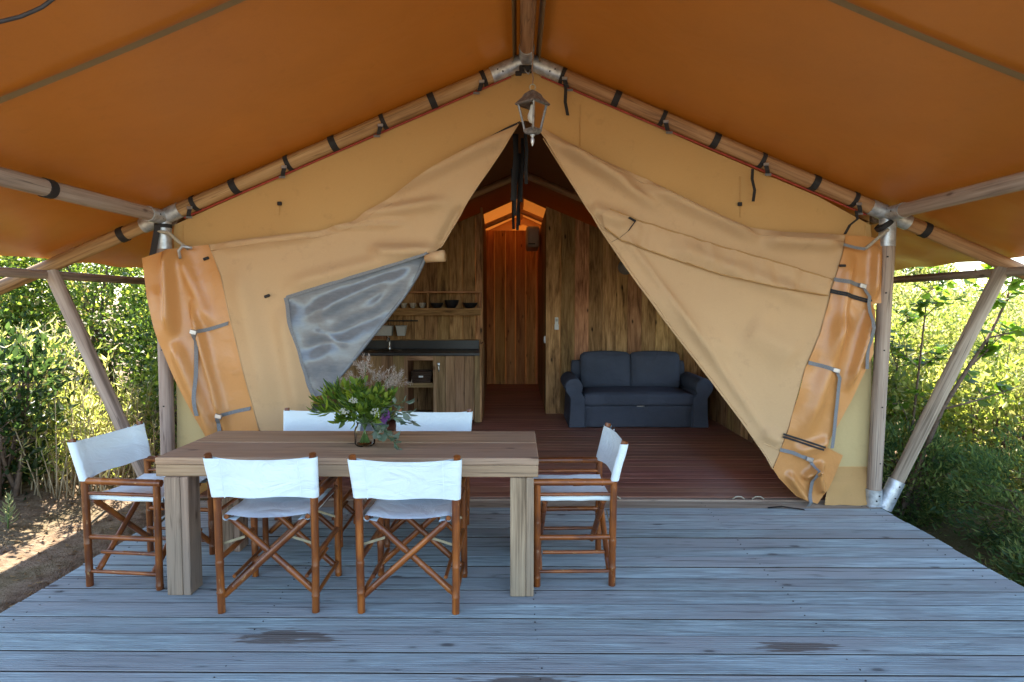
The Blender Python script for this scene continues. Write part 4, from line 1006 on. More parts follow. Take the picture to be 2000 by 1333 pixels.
for sg in (-1, 1):
    mm = MB(); mm.rbox((sfc + sg * iw / 4, SFY + 0.70, 0.012 + 0.68), (iw / 2 + 0.015, 0.20, 0.50), 0.065, 12, (0, 0.05, 0.03), Matrix.Rotation(R(-10), 3, 'X')); mm.build('back_cushion', 'sofa', sofa, True)
mm = MB(); mm.box((sfc + 0.02, SFY + 0.012, 0.305), (0.10, 0.02, 0.014), 0.004); mm.build('pull_handle', 'steel', sofa)
# pleats
for x in (SFX0 + 0.20, SFX1 - 0.20):
    mm = MB(); mm.box((x, SFY + 0.012, 0.15), (0.012, 0.012, 0.26), 0.004); mm.build('skirt_pleat', 'sofa', sofa)

# air conditioner, switch, remote, globe
ac = thing('air_conditioner', 'cream wall air conditioner high in the corridor', 'air conditioner', (0.30, 10.9, 2.55))
AY = 10.9; a0, a1 = atY(1027, 447, AY), atY(1050, 488, AY)
mm = MB(); mm.rbox(((a0.x + a1.x) / 2 + 0.01, AY, (a0.z + a1.z) / 2), (a1.x - a0.x + 0.02, 0.85, a0.z - a1.z), 0.05, 8); mm.build('casing', 'aircon', ac, True)
mm = MB(); mm.box(((a0.x + a1.x) / 2 - 0.01, AY - 0.428, a1.z + 0.06), (0.12, 0.012, 0.02), 0.003); mm.build('louvre', 'dark', ac)
mm = MB(); mm.box((a0.x + 0.03, AY, a1.z + 0.03), (0.06, 0.78, 0.014), 0.004, Matrix.Rotation(R(35), 3, 'Y')); mm.build('vane', 'aircon', ac)
p = atY(1060, 664, 8.83); sw_ = thing('light_switch', 'white light switch on the edge of the sofa partition', 'switch', (0.405, p.y + 0.05, p.z))
mm = MB(); mm.box((0.408, 8.92, p.z), (0.020, 0.085, 0.10), 0.004); mm.build('plate', 'plastic', sw_)
mm = MB(); mm.box((0.396, 8.92, p.z), (0.008, 0.045, 0.06), 0.002); mm.build('rocker', 'plastic', sw_)
p = atY(1087, 633, 8.82); rm = thing('remote_control', 'white remote control in a holder on the sofa partition', 'remote', (p.x, 8.82, p.z))
mm = MB(); mm.box((p.x, 8.815, p.z + 0.01), (0.050, 0.020, 0.17), 0.006); mm.build('remote_body', 'plastic', rm)
mm = MB(); mm.box((p.x, 8.808, p.z - 0.045), (0.062, 0.032, 0.08), 0.005); mm.build('holder', 'plastic', rm)
mm = MB(); mm.box((p.x, 8.803, p.z + 0.055), (0.034, 0.004, 0.04), 0.001); mm.build('screen', 'tub', rm)
p = atY(1222, 522, 8.70); gl = thing('globe_lamp', 'grey globe wall lamp beside the right flap edge', 'lamp', (p.x, 8.83, p.z))
mm = MB(); mm.lathe([(0.001, -0.11)] + [(0.11 * math.cos(R(a)), 0.11 * math.sin(R(a))) for a in range(-80, 81, 10)] + [(0.001, 0.11)], p, 24); mm.build('globe', 'globe', gl, True)
mm = MB(); mm.tube([p + Vector((0, 0.09, 0)), p + Vector((0, 0.135, 0))], 0.045, n=16); mm.build('wall_plate', 'dark', gl, 40)

# ================================================================== DINING TABLE
tx0, tx1, ty0, ty1, tz = -1.985, 0.118, 3.247, 3.963, 0.770
tb = thing('dining_table', 'long weathered plank dining table with thick square legs', 'table', ((tx0 + tx1) / 2, (ty0 + ty1) / 2, 0))
ym = (ty0 + ty1) / 2 + 0.02
for (a, b_) in ((ty0, ym - 0.0025), (ym + 0.0025, ty1)):
    mm = MB(); mm.box(((tx0 + tx1) / 2, (a + b_) / 2, tz - 0.02), (tx1 - tx0, b_ - a, 0.04), 0.005); mm.build('top_plank', 'table', tb)
for yy in (ty0 + 0.025, ty1 - 0.025):
    mm = MB(); mm.box(((tx0 + tx1) / 2, yy, tz - 0.0735), (tx1 - tx0 - 0.004, 0.045, 0.064), 0.004); mm.build('apron', 'table', tb)
for xx in (tx0 + 0.027, tx1 - 0.027):
    mm = MB(); mm.box((xx, (ty0 + ty1) / 2, tz - 0.0735), (0.045, ty1 - ty0 - 0.098, 0.064), 0.004); mm.build('apron', 'table', tb)
for (xl, yl, w1) in ((-1.868, 3.302, 0.132), (0.027, 3.302, 0.13), (-1.868, 3.895, 0.132), (0.027, 3.895, 0.13)):
    lz = tz - 0.106
    g = MB(); g.box((xl - 0.022, yl, lz / 2), (w1 - 0.045, 0.13, lz), 0.004); lg = g.build('leg', 'tableleg', tb)
    g = MB(); g.box((xl + w1 / 2 - 0.0215, yl, lz / 2), (0.042, 0.128, lz), 0.004); g.build('laminate', 'tableleg', lg)

# ================================================================== DIRECTOR CHAIRS
def make_chair():
    """local axes: faces +Y, back posts at -Y, origin on the floor under the middle"""
    t = thing('director_chair', 'x', 'chair')
    W, D = 0.245, 0.215; r_ = 0.0155
    def T(name, pts, rad=r_, nodes=0.16, par=t, seg=8):
        mm = MB(); mm.tube(pts, rad, n=10, nodes=nodes, seg=seg, wob=0.05); return mm.build(name, 'bamboo', par, 50)
    armz, seatz = 0.605, 0.515
    for s_ in (-1, 1):
        T('back_leg', [(s_ * W, -D, 0), (s_ * (W + 0.004), -D, 0.30), (s_ * (W + 0.004), -D - 0.004, armz)], 0.0200)
        T('front_leg', [(s_ * W, D, 0), (s_ * W, D, armz - 0.012)], 0.0195)
        bp = T('back_post', [(s_ * (W + 0.004), -D - 0.004, armz - 0.01), (s_ * (W + 0.012), -D - 0.03, 0.72), (s_ * (W + 0.018), -D - 0.062, 0.845)], 0.0185)
        T('arm_rest', [(s_ * (W + 0.003), -D - 0.01, armz), (s_ * W, D + 0.03, armz)], 0.0200)
        T('side_rail', [(s_ * W, -D, 0.535), (s_ * W, D, 0.535)], 0.010)
        T('stretcher', [(s_ * W, -D, 0.285), (s_ * W, D, 0.285)], 0.0145)
        T('stretcher', [(s_ * W, -D, 0.085), (s_ * W, D, 0.085)], 0.0105)
        # seat rail inside the sling's hem
        T('seat_rail', [(s_ * (W - 0.035), -D + 0.005, seatz - 0.012), (s_ * (W - 0.035), D + 0.005, seatz - 0.012)], 0.013, 0)
        # lower ties between the crossed legs
        T('cross_tie', [(s_ * (W - 0.055), -D + 0.035, 0.175), (s_ * (W - 0.055), D - 0.035, 0.175)], 0.0105)
    for yy, dy in ((-D + 0.03, 0.017), (D - 0.03, -0.017)):
        for s_ in (-1, 1):
            y2 = yy + (dy if s_ > 0 else -dy) * 0.9
            T('cross_leg', [(-s_ * (W - 0.04), y2, seatz - 0.03), (s_ * (W - 0.012), y2, 0.085)], 0.0170)
            a = Vector((s_ * W, yy - 0.016 * (1 if yy < 0 else -1), 0.355)); b_ = Vector((s_ * (W - 0.125), yy - 0.016 * (1 if yy < 0 else -1), 0.395))
            mm = MB(); mm.ribbon([a, b_], 0.014, (0, 0.0, 1), 0.004); mm.build('hinge_strap', 'brass', t)
    # seat sling: sags slightly, wraps round both rails
    V, F, G = [], [], []; nx, ny = 16, 10
    xs_ = list(np.linspace(-(W - 0.035), W - 0.035, nx + 1))
    prof = []
    cx = W - 0.035
    for a in np.linspace(-140, 90, 9): prof.append((-cx - 0.0 + 0.017 * math.cos(R(180 - a)) , seatz - 0.012 + 0.017 * math.sin(R(a))))
    left = [(-cx + 0.017 * math.cos(R(a)), seatz - 0.012 + 0.017 * math.sin(R(a))) for a in np.linspace(330, 95, 10)]
    mid = [(x, seatz + 0.005 - 0.022 * (1 - (x / cx) ** 2)) for x in np.linspace(-cx * 0.9, cx * 0.9, 14)]
    right = [(cx + 0.017 * math.cos(R(a)), seatz - 0.012 + 0.017 * math.sin(R(a))) for a in np.linspace(85, -150, 10)]
    prof = [(-cx + 0.05, seatz - 0.030)] + left + mid + right + [(cx - 0.05, seatz - 0.030)]
    n = len(prof); ys_ = np.linspace(-D + 0.0, D + 0.02, 12)
    for j, yy in enumerate(ys_):
        for (x, z) in prof:
            e = 0.005 * mnoise.noise(Vector((x * 12, yy * 12, 1.3)))
            V.append((x, yy, z + e)); G.append((x, yy, z))
    for j in range(len(ys_) - 1):
        for k in range(n - 1): F.append((j * n + k, j * n + k + 1, (j + 1) * n + k + 1, (j + 1) * n + k))
    mm = MB(); mm.add(V, F, G); ss = mm.build('seat_sling', 'white', t, True)
    # back sling: loop round both posts
    V, F, G = [], [], []
    z0, z1 = 0.612, 0.828; nz_ = 9
    cx = W + 0.004; pr = []
    loop = []
    for a in np.linspace(-90, -270, 9): loop.append((-cx + 0.0245 * math.cos(R(a)), 0.0245 * math.sin(R(a)), 0))
    for x in np.linspace(-cx + 0.07, cx - 0.07, 12): loop.append((x, 0.010, 1))
    for a in np.linspace(90, -90, 9): loop.append((cx + 0.0245 * math.cos(R(a)), 0.0245 * math.sin(R(a)), 0))
    for x in np.linspace(cx - 0.07, -cx + 0.07, 12): loop.append((x, 0.006, 1))
    n = len(loop)
    for j in range(nz_ + 1):
        z = z0 + (z1 - z0) * j / nz_
        yb = -D - 0.004 - (z - armz) * (0.058 / 0.24)
        for (x, y_, md) in loop:
            sagy = -0.028 * (1 - (x / cx) ** 2) if md else 0
            dip = 0.0
            if j == nz_: dip = -0.010 * (1 - (x / cx) ** 2)
            if j == 0: dip = 0.004 * math.sin(x * 20)
            lean = (z - 0.595) * 0.06 * (1 if x > 0 else -1)
            V.append((x + lean, yb + y_ + sagy + 0.004 * mnoise.noise(Vector((x * 9, z * 9, 4))), z + dip)); G.append((x, z, y_))
    for j in range(nz_):
        for k in range(n): F.append((j * n + k, j * n + (k + 1) % n, (j + 1) * n + (k + 1) % n, (j + 1) * n + k))
    mm = MB(); mm.add(V, F, G); bs = mm.build('back_sling', 'white', t, True)
    for s_ in (-1, 1):
        mm = MB(); x = s_ * (cx - 0.055)
        mm.tube([(x, -D - 0.012 - (z - armz) * 0.24 - 0.024, z) for z in np.linspace(z0 + 0.004, z1 - 0.008, 6)], 0.0022, n=5); mm.build('stitched_hem', 'white', bs)
    return t
ch0 = make_chair()
CHAIRS = [(-1.302, 3.275, 0.02, 'white canvas chair with its back to the camera, nearest the left table leg'),
      (-0.563, 3.275, -0.015, 'white canvas chair with its back to the camera, nearest the right table leg'),
      (0.322, 3.615, math.pi / 2 + 0.03, 'white canvas chair at the right end of the table'),
      (-2.205, 3.575, -math.pi / 2 - 0.10, 'white canvas chair at the left end of the table beside the shrubs'),
      (-1.425, 4.13, math.pi + 0.02, 'white canvas chair behind the table, left of the bouquet'),
      (-0.615, 4.13, math.pi - 0.02, 'white canvas chair behind the table, right of the bouquet')]
for i, (x, y, rz, lab) in enumerate(CHAIRS):
    c = ch0 if i == 0 else copy_tree(ch0)
    c.scale = (1 + 0.012 * math.sin(i * 2.3), 1.0, 1 + 0.008 * math.cos(i * 1.9)); c.location = (x, y, 0.001); c.rotation_euler = (0, 0, rz); tag(c, lab, 'chair', 'bamboo director chairs round the table')

# ================================================================== LANTERN
def lantern():
    X, Y0, zt = 0.093, 3.75, 2.905
    t = thing('lantern', 'weathered metal four-sided lantern hanging from the ridge on a cord', 'lantern', (X, Y0, 2.60))
    def sq(prof, name, mat):
        mm = MB(); mm.lathe(prof, (X, Y0, 0), 4, R(90 + 4)); return mm.build(name, mat, t)
    o = sq([(0.001, zt), (0.024, zt - 0.004), (0.052, zt - 0.022), (0.066, zt - 0.044), (0.072, zt - 0.048), (0.108, zt - 0.080), (0.108, zt - 0.087), (0.088, zt - 0.087), (0.001, zt - 0.07)], 'roof', 'pewter')
    zb = zt - 0.235
    top, bot = 0.086, 0.050
    for k in range(4):
        a = R(94 + 90 * k); a2 = R(94 + 90 * (k + 1))
        p1 = Vector((X + top * math.cos(a), Y0 + top * math.sin(a), zt - 0.087)); p2 = Vector((X + bot * math.cos(a), Y0 + bot * math.sin(a), zb))
        mm = MB(); mm.tube([p1, p2], 0.0065, n=6); mm.build('corner_bar', 'pewter', t)
        q1 = Vector((X + top * math.cos(a2), Y0 + top * math.sin(a2), zt - 0.087)); q2 = Vector((X + bot * math.cos(a2), Y0 + bot * math.sin(a2), zb))
        c = 0.97; cc = Vector((X, Y0, 0))
        vs_ = [Vector((X + (p.x - X) * c, Y0 + (p.y - Y0) * c, p.z)) for p in (p1, q1, q2, p2)]
        mm = MB(); mm.add(vs_, [(0, 1, 2, 3)]); mm.build('pane', 'pane', t)
    sq([(0.001, zb + 0.004), (0.056, zb + 0.004), (0.058, zb - 0.008), (0.040, zb - 0.026), (0.030, zb - 0.030), (0.001, zb - 0.03)], 'bottom_ring', 'pewter')
    mm = MB(); mm.lathe([(0.013, zb - 0.028), (0.016, zb - 0.034), (0.008, zb - 0.042), (0.007, zb - 0.05), (0.012, zb - 0.056), (0.011, zb - 0.075), (0.003, zb - 0.096), (0.001, zb - 0.1)], (X, Y0, 0), 12); mm.build('finial', 'galv', t, True)
    mm = MB(); mm.lathe([(0.001, zb + 0.035), (0.020, zb + 0.045), (0.030, zb + 0.068), (0.030, zb + 0.088), (0.018, zb + 0.118), (0.013, zb + 0.14), (0.013, zb + 0.165)], (X, Y0, 0), 18); mm.build('bulb', 'bulb', t, True)
    mm = MB(); mm.lathe([(0.016, zt - 0.09), (0.016, zt - 0.06)], (X, Y0, 0), 12); mm.build('lamp_holder', 'dark', t, True)
    mm = MB()
    for k in range(12): 
        pass
    ring = [(X + 0.018 * math.cos(a), Y0, zt + 0.018 + 0.018 * math.sin(a)) for a in np.linspace(0, 2 * math.pi, 13)]
    mm.tube(ring, 0.004, n=6, cap=False); mm.build('ring', 'brass', t, True)
    mm = MB(); mm.tube([(X + 0.004 * math.sin(k * 2.1), Y0 + 0.003 * math.cos(k * 1.7), zt + 0.03 + (3.452 - zt - 0.03) * k / 12) for k in range(13)], 0.0042, n=6); mm.build('cord', 'cord', t, True)
lantern()

# ================================================================== VASE AND BOUQUET
VX, VY, VZ = -0.905, 3.545, tz
jar = thing('glass_jar', 'clear glass jar of water standing on the dining table', 'jar', (VX, VY, VZ))
mm = MB(); mm.lathe([(0.001, 0.002), (0.050, 0.002), (0.058, 0.010), (0.060, 0.02), (0.060, 0.095), (0.054, 0.112), (0.046, 0.120), (0.046, 0.138), (0.049, 0.140), (0.049, 0.146), (0.043, 0.146), (0.043, 0.120), (0.056, 0.095), (0.056, 0.02), (0.050, 0.008), (0.001, 0.007)], (VX, VY, VZ), 28); mm.build('glass', 'glass', jar, True)
mm = MB(); mm.lathe([(0.001, 0.009), (0.0545, 0.012), (0.0545, 0.075), (0.001, 0.075)], (VX, VY, VZ), 24); mm.build('water', 'water', jar, 40)

def leaf_mesh(name, centers, normals_dirs, sizes, mat, parent, aspect=0.45, fold_=0.25, lcv=None, seg=1):
    """kite leaves: centers = stalk points, normals_dirs = (dir, side) unit arrays"""
    D, S = normals_dirs; n = len(centers); C = np.asarray(centers); sz = np.asarray(sizes)[:, None]
    Nn = np.cross(D, S)
    b = C; tip = C + D * sz + Nn * sz * -0.12; mid = C + D * sz * 0.45
    l_ = mid + S * sz * aspect * 0.5 + Nn * sz * aspect * fold_; r_ = mid - S * sz * aspect * 0.5 + Nn * sz * aspect * fold_
    if seg == 2:   # two more points for a rounder blade
        m2 = C + D * sz * 0.78 + Nn * sz * -0.05
        l2 = m2 + S * sz * aspect * 0.32 + Nn * sz * aspect * fold_ * 0.6; r2 = m2 - S * sz * aspect * 0.32 + Nn * sz * aspect * fold_ * 0.6
        V = np.stack([b, l_, l2, tip, r2, r_, mid], 1).reshape(-1, 3); kq = 7
        base = np.arange(n) * kq
        tris = np.concatenate([np.stack([base + a, base + c, base + d], 1) for a, c, d in ((0, 6, 1), (1, 6, 2), (2, 6, 3), (3, 6, 4), (4, 6, 5), (5, 6, 0))])
    else:
        V = np.stack([b, l_, tip, r_], 1).reshape(-1, 3); kq = 4
        base = np.arange(n) * kq
        tris = np.concatenate([np.stack([base, base + 2, base + 1], 1), np.stack([base, base + 3, base + 2], 1)])
    off = Vector((0, 0, 0)); p = parent
    while p is not None: off += p.location; p = p.parent
    V = V - np.array(off)[None, :]
    me = bpy.data.meshes.new(name); me.vertices.add(len(V)); me.vertices.foreach_set('co', V.astype(np.float32).ravel())
    nt_ = len(tris); me.loops.add(nt_ * 3); me.loops.foreach_set('vertex_index', tris.astype(np.int32).ravel())
    me.polygons.add(nt_); me.polygons.foreach_set('loop_start', np.arange(0, nt_ * 3, 3, dtype=np.int32))
    lcv = RNG.random(n) if lcv is None else lcv
    at = me.attributes.new('lc', 'FLOAT', 'POINT'); at.data.foreach_set('value', np.repeat(lcv, kq).astype(np.float32))
    me.update(calc_edges=True); me.validate()
    return put(name, me, mat, parent)
def unit(a): return a / (np.linalg.norm(a, axis=1, keepdims=True) + 1e-9)
def rand_dirs(n, up=0.0, out=None, outk=0.0, droop=0.0):
    d = RNG.normal(size=(n, 3)); d = unit(d)
    if out is not None: d = d + out * outk
    d[:, 2] += up - droop; d = unit(d)
    s_ = unit(np.cross(d, unit(RNG.normal(size=(n, 3)) * 0.8 + np.array([0, 0, 1.0]))))
    return d, s_

bq = thing('bouquet', 'wild bouquet of green leaves, white and purple flowers and dry plumes in the jar', 'bouquet', (VX, VY, VZ + 0.01))
heads = []
mmst = MB()
mouth = Vector((VX, VY, VZ + 0.14))
def spray(ang, elev, L, jitter=0.0):
    a, e = R(ang), R(elev)
    d = Vector((math.cos(a) * math.cos(e), math.sin(a) * math.cos(e), math.sin(e)))
    p0 = Vector((VX - d.x * 0.03, VY - d.y * 0.03, VZ + 0.02)); p1 = mouth + Vector((d.x, d.y, 0)) * 0.02; p2 = mouth + d * L * 0.55 + Vector((0, 0, 0.02)); p3 = mouth + d * L - Vector((0, 0, 0.10 * L * math.cos(e)))
    mmst.tube([p0, p1, p2, p3], [0.0025, 0.0025, 0.002, 0.0012], n=5)
    return [p1, p2, p3]
lc_, ld_, ls_, lz_ = [], [], [], []
def leaves_along(P, n, size, spread, store, up=0.3):
    for k in range(n):
        f = random.uniform(0.25, 1.0) * 2
        p = P[int(min(1, f))].lerp(P[int(min(1, f)) + 1], f - int(min(1, f)))
        dr = (P[2] - P[0]).normalized() + Vector((random.gauss(0, spread), random.gauss(0, spread), random.gauss(0, spread) + up * 0.2)); dr.normalize()
        sd_ = dr.cross(Vector((random.gauss(0, .5), random.gauss(0, .5), 1))).normalized()
        store.append((p, dr, sd_, size * random.uniform(0.6, 1.15)))
def flush(name, store, mat, aspect, par, seg=2, fold_=0.2):
    C = np.array([tuple(s_[0]) for s_ in store]); D = np.array([tuple(s_[1]) for s_ in store]); S = np.array([tuple(s_[2]) for s_ in store]); Z = np.array([s_[3] for s_ in store])
    return leaf_mesh(name, C, (D, S), Z, mat, par, aspect, fold_, None, seg)
green, euc, plume, white_, purple, fern = [], [], [], [], [], []
for ang in range(0, 360, 15): leaves_along(spray(ang + random.uniform(-8, 8), random.uniform(5, 75), random.uniform(0.16, 0.28)), 30, 0.062, 0.6, green)
for ang, el in ((180, 28), (172, 40), (190, 18), (165, 15), (185, 50)): leaves_along(spray(ang, el, 0.29), 28, 0.10, 0.30, fern)
for ang, el in ((-20, 10), (-40, -8), (0, 18), (10, 30), (-60, 0), (-30, -20), (20, 5)): leaves_along(spray(ang, el, 0.28), 13, 0.068, 0.7, euc, -0.6)
for ang, el, L in ((95, 78, 0.36), (60, 66, 0.33), (20, 58, 0.36), (150, 64, 0.30), (30, 50, 0.38), (120, 60, 0.32), (0, 62, 0.33), (100, 68, 0.40), (160, 56, 0.30)):
    P = spray(ang, el, L * 0.98)
    for q in range(7):
        e = P[2] + Vector((random.gauss(0, 0.035), random.gauss(0, 0.035), random.gauss(0, 0.03))); m_ = P[1].lerp(P[2], random.uniform(0.3, 0.7)); leaves_along([m_, m_.lerp(e, 0.5), e], 34, 0.026, 1.2, plume)
for (dx, dy, dz) in ((-0.03, -0.12, 0.24), (0.09, -0.13, 0.17), (-0.09, -0.10, 0.17), (0.13, -0.10, 0.22), (0.02, -0.14, 0.13)):
    c = Vector((VX + dx, VY + dy, VZ + dz + 0.05))
    for k in range(26): 
        a = random.uniform(0, 6.28); d = Vector((math.cos(a), -0.5, math.sin(a) * 0.8 + 0.3)).normalized(); white_.append((c + Vector((random.gauss(0, .014), random.gauss(0, .008), random.gauss(0, .010))), d, d.cross(Vector((0, 1, 0.2))).normalized(), random.uniform(0.010, 0.017)))
for (dx, dy, dz) in ((0.135, -0.10, 0.135), (0.155, -0.06, 0.15)):
    c = Vector((VX + dx, VY + dy, VZ + dz + 0.04))
    for k in range(30):
        a = random.uniform(0, 6.28); d = Vector((math.cos(a), -0.6, math.sin(a))).normalized(); purple.append((c + Vector((random.gauss(0, .008), random.gauss(0, .006), random.gauss(0, .008))), d, d.cross(Vector((0, 1, 0.2))).normalized(), random.uniform(0.012, 0.022)))
mmst.build('stems', 'stem', bq, True)
flush('leaf_sprays', green, 'leaf_bouquet', 0.45, bq); flush('fern_leaves', fern, 'leaf_bouquet', 0.2, bq); flush('eucalyptus_leaves', euc, 'leaf_euc', 0.5, bq)
flush('dry_plumes', plume, 'plume', 0.16, bq, 1); [flush('white_flower', white_[26 * k:26 * k + 26], 'petal_white', 0.8, bq, 1) for k in range(3)]; [flush('purple_flower', purple[30 * k:30 * k + 30], 'petal_purple', 0.7, bq, 1) for k in range(2)]

# ================================================================== VEGETATION
def limb(mm, p0, p1, r0, r1, bend=0.15, n=6, seg=5):
    p0, p1 = Vector(p0), Vector(p1); L = (p1 - p0).length; pts = []
    off = Vector((random.uniform(-1, 1), random.uniform(-1, 1), random.uniform(-0.2, 0.6))) * L * bend
    for k in range(seg + 1):
        f = k / seg; pts.append(p0.lerp(p1, f) + off * math.sin(f * math.pi) * 0.6)
    mm.tube(pts, [r0 + (r1 - r0) * k / seg for k in range(seg + 1)], n=n); return pts
def shrub(name, label, base, blobs, n_clump, per, leaf, aspect, mat, trunk_mat='twig', up=0.25, droop=0.0, cl_r=0.16, cat='shrub', stems=5, seg=1, group=None, outk=0.6, shell=0.6):
    """blobs: (centre offset, radii); clumps of leaves fill the blobs, limbs reach the clumps"""
    base = Vector((base[0], base[1], ground_z(base[0], base[1]) - 0.03)) if len(base) == 2 else Vector(base)
    t = thing(name, label, cat, base, group=group)
    vol = np.array([r_[0] * r_[1] * r_[2] for _, r_ in blobs]); pick = RNG.choice(len(blobs), n_clump, p=vol / vol.sum())
    cen = np.array([tuple(Vector(c) + base) for c, _ in blobs]); rad = np.array([r_ for _, r_ in blobs])
    u = unit(RNG.normal(size=(n_clump, 3))); rr = (RNG.random(n_clump) ** (1 / 3)) * (1 - shell) + shell * RNG.random(n_clump) ** 0.25
    cl = cen[pick] + u * rr[:, None] * rad[pick]
    cl[:, 2] = np.maximum(cl[:, 2], base.z + 0.06)
    out = unit(cl - (cen[pick] + np.array([0, 0, -0.3]) * rad[pick]))
    k = np.repeat(np.arange(n_clump), per); N_ = len(k)
    P = cl[k] + RNG.normal(size=(N_, 3)) * cl_r * np.array([1, 1, 0.75]) * (0.6 + 0.8 * RNG.random(n_clump))[k][:, None]
    P[:, 2] = np.maximum(P[:, 2], base.z + 0.02)
    D = rand_dirs(N_, up, out[k], outk, droop)
    sz = leaf * (0.55 + 0.75 * RNG.random(N_))
    lc = np.clip(0.6 * RNG.random(n_clump)[k] + 0.55 * RNG.random(N_) - 0.08, 0, 1)
    mm = MB()
    H_ = max(c[2] + r_[2] for c, r_ in blobs)
    for s_ in range(stems):
        c, r_ = blobs[s_ % len(blobs)]
        e = base + Vector(c) + Vector((random.uniform(-.5, .5) * r_[0], random.uniform(-.5, .5) * r_[1], random.uniform(0.0, .6) * r_[2]))
        b0_ = base + Vector((random.gauss(0, 0.08), random.gauss(0, 0.08), 0))
        pts = limb(mm, b0_, e, 0.012 + 0.008 * H_, 0.006, 0.12)
        for q in range(5):
            tgt = Vector(cl[RNG.integers(n_clump)])
            if (tgt - pts[3]).length < 1.2: limb(mm, pts[2 + q % 3], tgt, 0.008, 0.003, 0.1, 5, 4)
    mm.build('stems' if cat != 'tree' else 'trunk', trunk_mat, t, True)
    leaf_mesh('crown', P, D, sz, mat, t, aspect, 0.22, lc, seg)
    return t
# --- left side: hedge of broad-leaved trees behind
shrub('hedge_tree', 'dense green leafy tree behind the left tent brace', (-6.2, 9.2), [((0, 0, 1.9), (1.5, 1.2, 1.5)), ((0.9, 0.3, 1.0), (1.0, 0.9, 1.0)), ((-0.8, -0.2, 1.1), (1.0, 0.9, 1.1))], 420, 42, 0.075, 0.62, 'leaf_hedge', cat='tree', stems=7)
shrub('hedge_tree', 'dense green leafy tree at the far left edge under the eave', (-7.9, 8.0), [((0, 0, 1.7), (1.4, 1.2, 1.5)), ((0.6, -0.3, 0.9), (1.1, 0.9, 0.9))], 360, 42, 0.075, 0.62, 'leaf_hedge', cat='tree', stems=7)
shrub('hedge_tree', 'bright green leafy tree between the left brace and the left post', (-4.55, 8.6), [((0, 0, 1.6), (0.95, 1.1, 1.4)), ((-0.3, 0.2, 0.8), (0.9, 0.9, 0.8)), ((0.2, 0, 2.6), (0.7, 0.8, 0.7))], 380, 44, 0.070, 0.62, 'leaf_hedge', cat='tree', stems=7)
shrub('hedge_tree', 'dark leafy tree hugging the left tent wall', (-3.75, 7.0), [((0, 0, 1.0), (0.55, 0.9, 0.9)), ((-0.1, 0.6, 1.9), (0.6, 0.8, 0.8))], 240, 42, 0.062, 0.6, 'leaf_hedge', cat='tree', stems=5)
shrub('hedge_tree', 'tall leafy tree rising behind the left hedge', (-8.4, 11.8), [((0, 0, 2.8), (2.6, 1.5, 1.7)), ((2.6, 0.4, 2.4), (2.0, 1.3, 1.6))], 420, 40, 0.10, 0.62, 'leaf_hedge', cat='tree', stems=7)
# --- reedy willow bushes, upright pale stems with narrow leaves
def reed(name, label, base, wx, wy, h, n_st, leaf, mat='leaf_reed', st='drytwig'):
    b = Vector((base[0], base[1], ground_z(*base) - 0.02)); t = thing(name, label, 'shrub', b)
    mm = MB(); C, D, S, Z, Lc = [], [], [], [], []
    for s_ in range(n_st):
        p0 = b + Vector((random.uniform(-1, 1) * wx, random.uniform(-1, 1) * wy, 0)); p0.z = ground_z(p0.x, p0.y)
        hh = h * random.uniform(0.6, 1.08); p1 = p0 + Vector((random.gauss(0, 0.16) * h, random.gauss(0, 0.14) * h, hh))
        pts = limb(mm, p0, p1, 0.0065, 0.002, 0.06, 4, 5); tone = random.random()
        for q in range(int(30 * hh)):
            f = random.uniform(0.22, 1.0) * 5; i = min(4, int(f)); p = pts[i].lerp(pts[i + 1], f - i)
            d = Vector((random.gauss(0, 1), random.gauss(0, 1), random.uniform(0.2, 1.5))).normalized()
            C.append(p); D.append(d); S.append(d.cross(Vector((random.gauss(0, .6), random.gauss(0, .6), 1))).normalized()); Z.append(leaf * random.uniform(0.6, 1.3)); Lc.append(min(1, max(0, 0.5 * tone + 0.6 * random.random() - 0.05)))
    mm.build('stems', st, t, True)
    leaf_mesh('crown', np.array([tuple(c) for c in C]), (np.array([tuple(c) for c in D]), np.array([tuple(c) for c in S])), np.array(Z), mat, t, 0.2, 0.2, np.array(Lc), 1)
    return t
reed('willow_bush', 'pale sunlit willow bush left of the leaning brace', (-5.0, 5.55), 0.8, 0.5, 1.25, 240, 0.10)
reed('willow_bush', 'pale sunlit willow bush at the left edge of the picture', (-6.4, 5.8), 0.8, 0.55, 1.3, 240, 0.10)
reed('willow_bush', 'pale willow bush between the brace and the left post', (-4.2, 6.2), 0.4, 0.4, 0.75, 70, 0.08)
reed('dry_grass_clump', 'dry pale stalks on the sandy bank beside the left chair', (-4.0, 5.2), 0.5, 0.35, 0.6, 60, 0.05, 'leaf_reed')
reed('dry_grass_clump', 'dry pale stalks at the far left of the sandy bank', (-5.0, 4.75), 0.6, 0.35, 0.55, 60, 0.05, 'leaf_reed')
reed('dry_grass_clump', 'dry pale stalks right behind the left chair', (-3.55, 5.7), 0.35, 0.45, 0.6, 50, 0.05)
reed('dry_grass_clump', 'dry pale stalks at the lower left picture edge', (-4.5, 4.0), 0.45, 0.3, 0.42, 45, 0.05)
shrub('bank_bush', 'mixed green bush on the bank behind the left chair', (-4.35, 5.35), [((0, 0, 0.22), (0.6, 0.35, 0.28))], 70, 26, 0.055, 0.3, 'leaf_hedge', cl_r=0.12, stems=8)
shrub('bank_bush', 'mixed green bush on the bank at the left picture edge', (-5.5, 5.1), [((0, 0, 0.25), (0.65, 0.35, 0.3))], 75, 26, 0.055, 0.3, 'leaf_hedge', cl_r=0.12, stems=8)
shrub('bank_bush', 'low green bush beside the left tent wall foot', (-3.45, 6.4), [((0, 0, 0.4), (0.4, 0.5, 0.5))], 110, 30, 0.055, 0.4, 'leaf_hedge', cl_r=0.12, stems=8)
